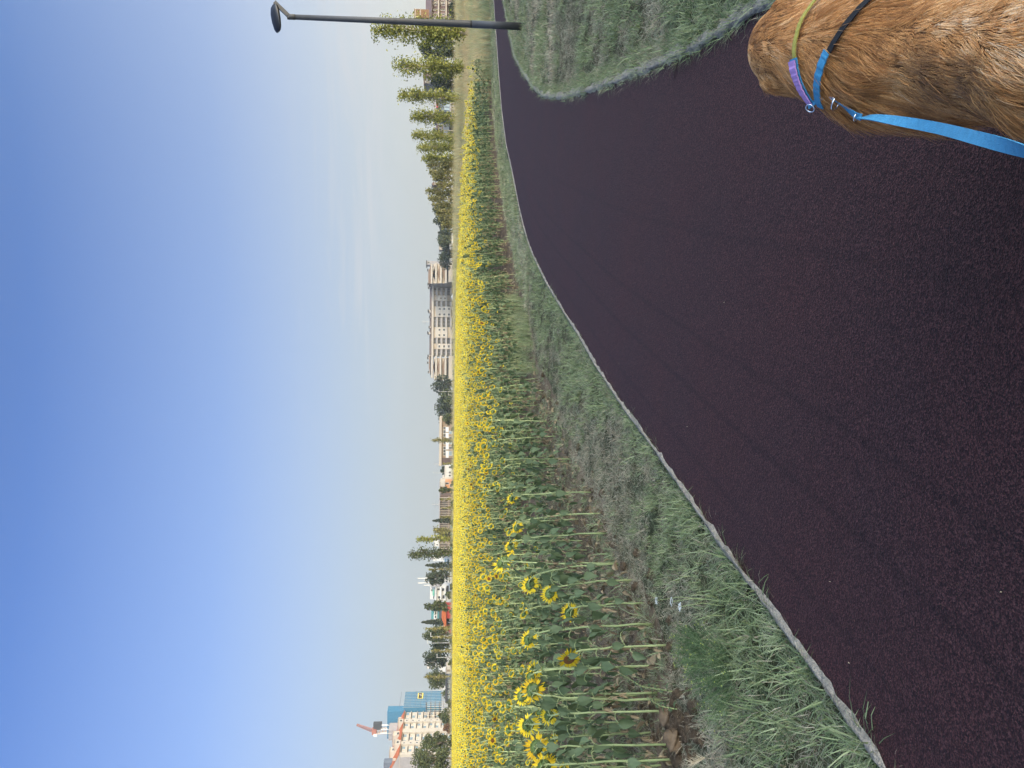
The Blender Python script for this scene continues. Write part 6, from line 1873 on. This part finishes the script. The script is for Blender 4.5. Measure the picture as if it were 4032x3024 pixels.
def fur_mat():
    mt, t, b = new_mat('golden_fur')
    N = t.nodes.new; K = t.links.new
    at_ = N('ShaderNodeAttribute'); at_.attribute_name = 'tone'; at_.attribute_type = 'GEOMETRY'
    hi_ = N('ShaderNodeHairInfo')
    r = N('ShaderNodeValToRGB')
    r.color_ramp.elements[0].position = 0.0; r.color_ramp.elements[0].color = (0.15, 0.058, 0.017, 1)
    r.color_ramp.elements[1].position = 1.0; r.color_ramp.elements[1].color = (0.74, 0.56, 0.36, 1)
    for p_, c_ in ((0.3, (0.36, 0.150, 0.040)), (0.55, (0.62, 0.285, 0.082)), (0.75, (0.70, 0.40, 0.17))):
        e = r.color_ramp.elements.new(p_); e.color = (*c_, 1)
    K(at_.outputs['Fac'], r.inputs[0]); K(r.outputs[0], b.inputs['Base Color'])
    b.inputs['Roughness'].default_value = 0.5; b.inputs['Specular IOR Level'].default_value = 0.35
    return mt
M['fur'] = fur_mat()
M['skin'] = mat('golden_undercoat', (0.22, 0.11, 0.045), 0.9, 0.3, 12)
M['nose'] = mat('dog_nose_black', (0.012, 0.010, 0.010), 0.35, 0.2, 30)
M['eye'] = mat('dog_eye_brown', (0.03, 0.014, 0.007), 0.08, 0.2, 30, spec=0.6)

V, Fq = surface_nets(dog_sdf, (-.21, -.74, -.02), (.21, .93, .76), 0.0125)
me = np_mesh('dog', V, Fq, M['skin'], smooth=True)
dog = link('dog', me); dog.matrix_world = DOG_M
tag(dog, 'golden long-haired dog seen from behind at the edge of the path, wearing a coloured collar', 'dog')
for s_ in (-1, 1):
    mb = MB(); mb.tube([(0.040*s_, .742, .664), (0.043*s_, .752, .666)], [0.012, 0.008], 10)
    link('eye', mb.mesh('eye', M['eye']), dog)
mb = MB(); mb.tube([(0, .895, .603), (0, .908, .600), (0, .914, .596)], [0.024, 0.019, 0.008], 12)
link('nose', mb.mesh('nose', M['nose']), dog)

# fur: strands combed from the nose to the tail and down the flanks, in locks
def fur():
    fr = np.random.default_rng(5)
    tri = V[Fq]
    ar = 0.5 * np.linalg.norm(np.cross(tri[:,1]-tri[:,0], tri[:,2]-tri[:,0]), axis=1) + 0.5 * np.linalg.norm(np.cross(tri[:,2]-tri[:,0], tri[:,3]-tri[:,0]), axis=1)
    NS = 110000
    fi = fr.choice(len(Fq), NS, p=ar / ar.sum())
    u, v = fr.random(NS)[:, None], fr.random(NS)[:, None]
    q = V[Fq[fi]]
    p = (q[:,0]*(1-u) + q[:,1]*u) * (1-v) + (q[:,3]*(1-u) + q[:,2]*u) * v
    p -= sdf_normal(p) * dog_sdf(p)[:, None]
    nr = sdf_normal(p)
    x, y, z = p.T
    # flow
    back = np.stack([np.zeros(NS), -np.ones(NS), np.zeros(NS)], 1)
    fl = back + np.stack([np.zeros(NS), np.zeros(NS), -0.55 * np.ones(NS)], 1)
    fl[:, 2] -= 1.1 * np.clip((0.42 - z) / 0.2, 0, 1)
    side = np.sign(x) * np.clip(np.abs(x) / 0.05, 0, 1)
    fl[:, 0] += 0.35 * side
    # whorls of the long neck and shoulder coat
    def n3(k, s): return vnoise(p[:,0] * 1.3 + p[:,2], p[:,1], s, k) - 0.5
    amp = np.where(y > 0.56, 0.35, 1.0)
    fl[:, 0] += amp * (1.25 * n3(3, 0.13) + 0.5 * n3(8, 0.06)); fl[:, 1] += amp * 1.0 * n3(13, 0.09); fl[:, 2] += amp * 1.0 * n3(17, 0.10)
    fl -= nr * (fl * nr).sum(1)[:, None]
    fl /= np.linalg.norm(fl, axis=1)[:, None] + 1e-9
    ln = np.full(NS, 0.050)
    ln = np.where(y > 0.56, 0.024, ln); ln = np.where((y > 0.16) & (y <= 0.56), 0.088, ln)
    ln = np.where(y < -0.24, 0.070, ln); ln = np.where(y < -0.45, 0.10, ln); ln = np.where(z < 0.2, 0.018, ln); ln = np.where(y > 0.72, 0.010, ln)
    stray = fr.random(NS) < 0.10
    ear = (np.abs(x) > 0.082) & (y > 0.58) & (y < 0.72); ln = np.where(ear, 0.034, ln)
    ln *= fr.uniform(0.7, 1.2, NS) * np.where(stray, 1.25, 1)
    lift = np.where(y > 0.56, 0.14, 0.18) * fr.uniform(0.5, 1.4, NS) * np.where(stray, 2.6, 1)
    K_ = 7
    pts = np.zeros((NS, K_, 3)); pts[:, 0] = p - nr * 0.002
    ph = n3(23, 0.03) * 12
    bi = np.cross(nr, fl)
    dirn = fl + nr * lift[:, None]
    cur = pts[:, 0].copy()
    for k in range(1, K_):
        t = k / (K_ - 1)
        wave = np.where(y > 0.56, 0.10, 0.24) * np.sin(ph + t * 4.5)
        dd_ = fl + nr * (lift * (1 - 0.75 * t))[:, None] + bi * (wave * (0.6 if True else 0))[:, None] + np.array([0, 0, -0.25 * t])
        dd_ /= np.linalg.norm(dd_, axis=1)[:, None]
        cur = cur + dd_ * (ln / (K_ - 1))[:, None]
        pts[:, k] = cur
    # keep above the skin
    flat = pts[:, 1:].reshape(-1, 3); dsk = dog_sdf(flat); low = dsk < 0.004
    if low.any():
        flat[low] += sdf_normal(flat[low]) * (0.004 - dsk[low])[:, None]
    pts[:, 1:] = flat.reshape(NS, K_ - 1, 3)
    # locks
    from mathutils import kdtree
    ncl = 2600
    ci = fr.choice(NS, ncl, replace=False)
    kd = kdtree.KDTree(ncl)
    for i, c in enumerate(ci): kd.insert(Vector(p[c]), i)
    kd.balance()
    near = np.array([kd.find(Vector(q_))[1] for q_ in p]); lead = ci[near]
    st = 0.55 * np.linspace(0, 1, K_) ** 1.3
    off = pts[lead] - pts[lead][:, :1] + p[:, None] * 0 + pts[:, :1]
    pts = pts * (1 - st[None, :, None] * 0.4) + off * (st[None, :, None] * 0.4)
    pull = (pts[lead] - pts) * (0.42 * np.linspace(0, 1, K_) ** 1.6)[None, :, None]
    pull *= (np.linalg.norm(pull[:, -1], axis=1) < 0.03)[:, None, None] * np.where(stray, 0.3, 1)[:, None, None]
    pts = pts + pull
    # tone: russet hollows, cream on the rump, ears and under the tail
    ton = 0.45 + 0.46 * (vnoise(p[:,0] + p[:,2], p[:,1], 0.13, 33) - 0.5) + 0.13 * fr.normal(0, 1, NS)
    ton += 0.10 * (fr.random(ncl)[near] - 0.5) * 3
    ton += 0.14 * np.clip((y - 0.60) / 0.1, 0, 1); ton = np.where(ear, ton - 0.13, ton)
    ton += 0.38 * np.clip((-0.22 - y) / 0.14, 0, 1) * np.clip((0.10 - np.abs(x - 0.03)) / 0.06 + 0.4, 0, 1)
    ton = np.clip(ton, 0, 1)
    hc = bpy.data.hair_curves.new('fur')
    hc.add_curves([K_] * NS)
    hc.position_data.foreach_set('vector', pts.reshape(-1).astype(np.float32))
    ra = hc.attributes.get('radius') or hc.attributes.new('radius', 'FLOAT', 'POINT')
    rr = np.tile(np.array([1.0, 1.0, .95, .85, .7, .45, .12]) * 0.00042, NS) * np.repeat(fr.uniform(0.7, 1.3, NS), K_)
    ra.data.foreach_set('value', rr.astype(np.float32))
    ta = hc.attributes.new('tone', 'FLOAT', 'CURVE'); ta.data.foreach_set('value', ton.astype(np.float32))
    hc.materials.append(M['fur'])
    o = bpy.data.objects.new('fur', hc); col.objects.link(o); o.parent = dog
    return o
fur()

# ---- collar and straps: bands wrapped round the neck where the coat lets them show
def wrap(c, nrm, a0, a1, n, lift, up0=Vector((0, 0, 1))):
    """points round the neck in the plane through c; angle 0 is up, positive to the dog's left"""
    nrm = Vector(nrm).normalized(); up = (up0 - nrm * up0.dot(nrm)).normalized(); lf = nrm.cross(up) * -1
    if lf.x > 0: lf = -lf
    out = []
    for i in range(n):
        a = a0 + (a1 - a0) * i / (n - 1)
        d = up * math.cos(a) + lf * math.sin(a)
        s = np.linspace(0.02, 0.25, 116); P_ = np.array(c)[None] + s[:, None] * np.array(d)[None]
        dv = dog_sdf(P_); k = np.argmax(dv > 0)
        sn = Vector(sdf_normal(P_[k:k+1])[0]); tg = nrm.cross(d)
        out.append((Vector(P_[k]) + sn * lift, sn, tg.cross(sn).normalized()))
    return out
def band(mb, pts, w, th=0.003, mi=0, taper=None):
    v = []; f = []
    for i, (p, d, nrm) in enumerate(pts):
        ww = w if taper is None else w * taper(i / (len(pts) - 1))
        for (s, h) in ((-1, 0), (1, 0), (1, 1), (-1, 1)): v.append(p + nrm * (s * ww * 0.5) + d * (h * th))
    n = len(pts)
    for i in range(n - 1):
        for k in range(4): f.append((i*4+k, i*4+(k+1) % 4, (i+1)*4+(k+1) % 4, (i+1)*4+k))
    f.append((3, 2, 1, 0)); f.append(tuple((n-1)*4 + k for k in range(4)))
    mb.add(v, f, mi)
def web(name, c): return mat(name, c, 0.75, 0.12, 60, bump=0.35, bscale=420)
M['web_purple'] = web('webbing_purple', (0.50, 0.28, 0.56))
M['web_yellow'] = web('webbing_yellow', (0.34, 0.30, 0.06))
M['web_blue'] = web('webbing_blue', (0.055, 0.25, 0.41))
M['web_black'] = web('webbing_black', (0.012, 0.012, 0.013))
M['steel'] = mat('bright_steel', (0.75, 0.75, 0.74), 0.25, 0.05, 10, metal=1.0)
collar = empty('dog_collar', DOG_O, 'two-tone purple and yellow collar with a blue slip strap round the dog\'s neck', 'collar')
collar.rotation_euler = (0, 0, DOG_A)
C1 = (0.0, .420, .575); N1 = (-0.16, .88, 0.0)
LIFT = 0.016
mb = MB(); band(mb, wrap(C1, N1, 0.30, 1.22, 26, LIFT + .005), 0.032); mb.build('purple_strap', M['web_purple'], collar)
mb = MB(); band(mb, wrap(C1, N1, 0.26, 1.24, 30, LIFT - .001), 0.034); mb.build('blue_lining', M['web_blue'], collar)
mb = MB(); band(mb, wrap(C1, N1, -1.30, 0.25, 26, LIFT - .004), 0.015); mb.build('yellow_strap', M['web_yellow'], collar)
C2 = (0.0, .285, .540); N2 = (0.50, .85, 0.10)
w2 = wrap(C2, N2, 0.05, 1.12, 22, LIFT + .002)
mb = MB(); band(mb, w2, 0.024); mb.build('blue_strap', M['web_blue'], collar)
mb = MB(); band(mb, wrap(C2, N2, -1.3, 0.04, 16, LIFT - .005), 0.017); mb.build('black_buckle_strap', M['web_black'], collar)
def ring(c, nrm, rad, th):
    nrm = Vector(nrm).normalized(); a = nrm.orthogonal().normalized(); b = nrm.cross(a)
    pts = [Vector(c) + a * rad * math.cos(6.2832 * k / 20) + b * rad * math.sin(6.2832 * k / 20) for k in range(21)]
    mb = MB(); mb.tube(pts, th, 8, cap=False); return mb
INV = DOG_M.inverted()
def dl(x, y, dist): return INV @ D(x, y, dist)
pr_ = wrap(C1, N1, 1.22, 1.28, 2, LIFT + .012)[0][0]
ring(pr_ + Vector((-.004, -.014, 0)), (-.6, -.5, .6), 0.012, 0.0018).build('ring', M['steel'], collar, True)

# ---- leash: clip, twisted neck piece, then the flat ribbon to the hand
leash = empty('dog_leash', G(3300, 380, 0.5), 'light blue webbing leash running from the collar down to the bottom corner', 'leash')
LO = leash.location.copy()
Lw = lambda x, y, d_: D(x, y, d_) - LO
wr0 = DOG_M @ pr_
d0 = 2.14
def ribbon(pts, wid, tw, th=0.0022):
    mb = MB(); v = []; f = []
    for i, p in enumerate(pts):
        a = pts[max(0, i-1)]; b = pts[min(len(pts)-1, i+1)]
        t = (b - a).normalized(); vw = (p + LO - Vector((0, 0, EYE))).normalized()
        s = t.cross(vw).normalized(); n_ = s.cross(t).normalized()
        an = tw(i / (len(pts) - 1)); s2 = s * math.cos(an) + n_ * math.sin(an); n2 = t.cross(s2).normalized()
        for (j, h) in ((-1,-1),(1,-1),(1,1),(-1,1)): v.append(p + s2 * (j * wid * 0.5) + n2 * (h * th * 0.5))
    n = len(pts)
    for i in range(n - 1):
        for k in range(4): f.append((i*4+k, i*4+(k+1) % 4, (i+1)*4+(k+1) % 4, (i+1)*4+k))
    f.append((3,2,1,0)); f.append(tuple((n-1)*4+k for k in range(4)))
    return mb.add(v, f)
def smooth_pts(cp, n):
    cp = [Vector(c) for c in cp]; out = []
    m_ = len(cp)
    for i in range(m_ - 1):
        p0, p1, p2, p3 = cp[max(0,i-1)], cp[i], cp[i+1], cp[min(m_-1,i+2)]
        for k in range(n):
            t = k / n
            out.append(0.5 * ((2*p1) + (-p0+p2)*t + (2*p0-5*p1+4*p2-p3)*t*t + (-p0+3*p1-3*p2+p3)*t**3))
    out.append(cp[-1]); return out
neck = smooth_pts([wr0 - LO, Lw(3262, 372, d0 - .19), Lw(3290, 398, d0 - .22), Lw(3330, 426, d0 - .24), Lw(3366, 452, d0 - .29), Lw(3392, 462, d0 - .32)], 5)
ribbon(neck, 0.016, lambda s: 0.5 + 2.4 * s).build('twisted_strap', M['web_blue'], leash)
ring(Lw(3290, 408, d0 - .23), (.4, .6, .5), 0.016, 0.0022).build('ring', M['steel'], leash, True)
mb = MB(); mb.tube([Lw(3252, 352, d0 - .17), Lw(3268, 374, d0 - .20), Lw(3284, 392, d0 - .22)], [0.004, 0.007, 0.004], 10); mb.build('snap_hook', M['steel'], leash, True)
ring(Lw(3372, 463, d0 - .30), (.4, .7, .4), 0.009, 0.0018).build('ring', M['steel'], leash, True)
rib = smooth_pts([Lw(3392, 462, d0 - .32), Lw(3440, 462, d0 - .40), Lw(3560, 480, d0 - .56), Lw(3700, 506, d0 - .72), Lw(3850, 544, d0 - .93), Lw(3960, 574, d0 - 1.05), Lw(4060, 602, d0 - 1.15), Lw(4250, 655, d0 - 1.28)], 6)
ribbon(rib, 0.0215, lambda s: 1.5 - 1.5 * min(1, s / 0.35) - 1.25 * max(0, (s - 0.55) / 0.45)).build('ribbon', M['web_blue'], leash)

# ------------------------------------------------------------------ thin evening haze over the plain
mt = bpy.data.materials.new('evening_haze'); mt.use_nodes = True
t = mt.node_tree; t.nodes.clear()
out = t.nodes.new('ShaderNodeOutputMaterial'); pv = t.nodes.new('ShaderNodeVolumePrincipled')
pv.inputs['Color'].default_value = (0.86, 0.90, 0.95, 1); pv.inputs['Density'].default_value = 0.0002; pv.inputs['Anisotropy'].default_value = 0.2
t.links.new(pv.outputs[0], out.inputs['Volume'])
mb = MB(); mb.box((-420, -160, -1.2), (420, 900, 62)); o = mb.build('haze', mt); tag(o, kind='stuff')
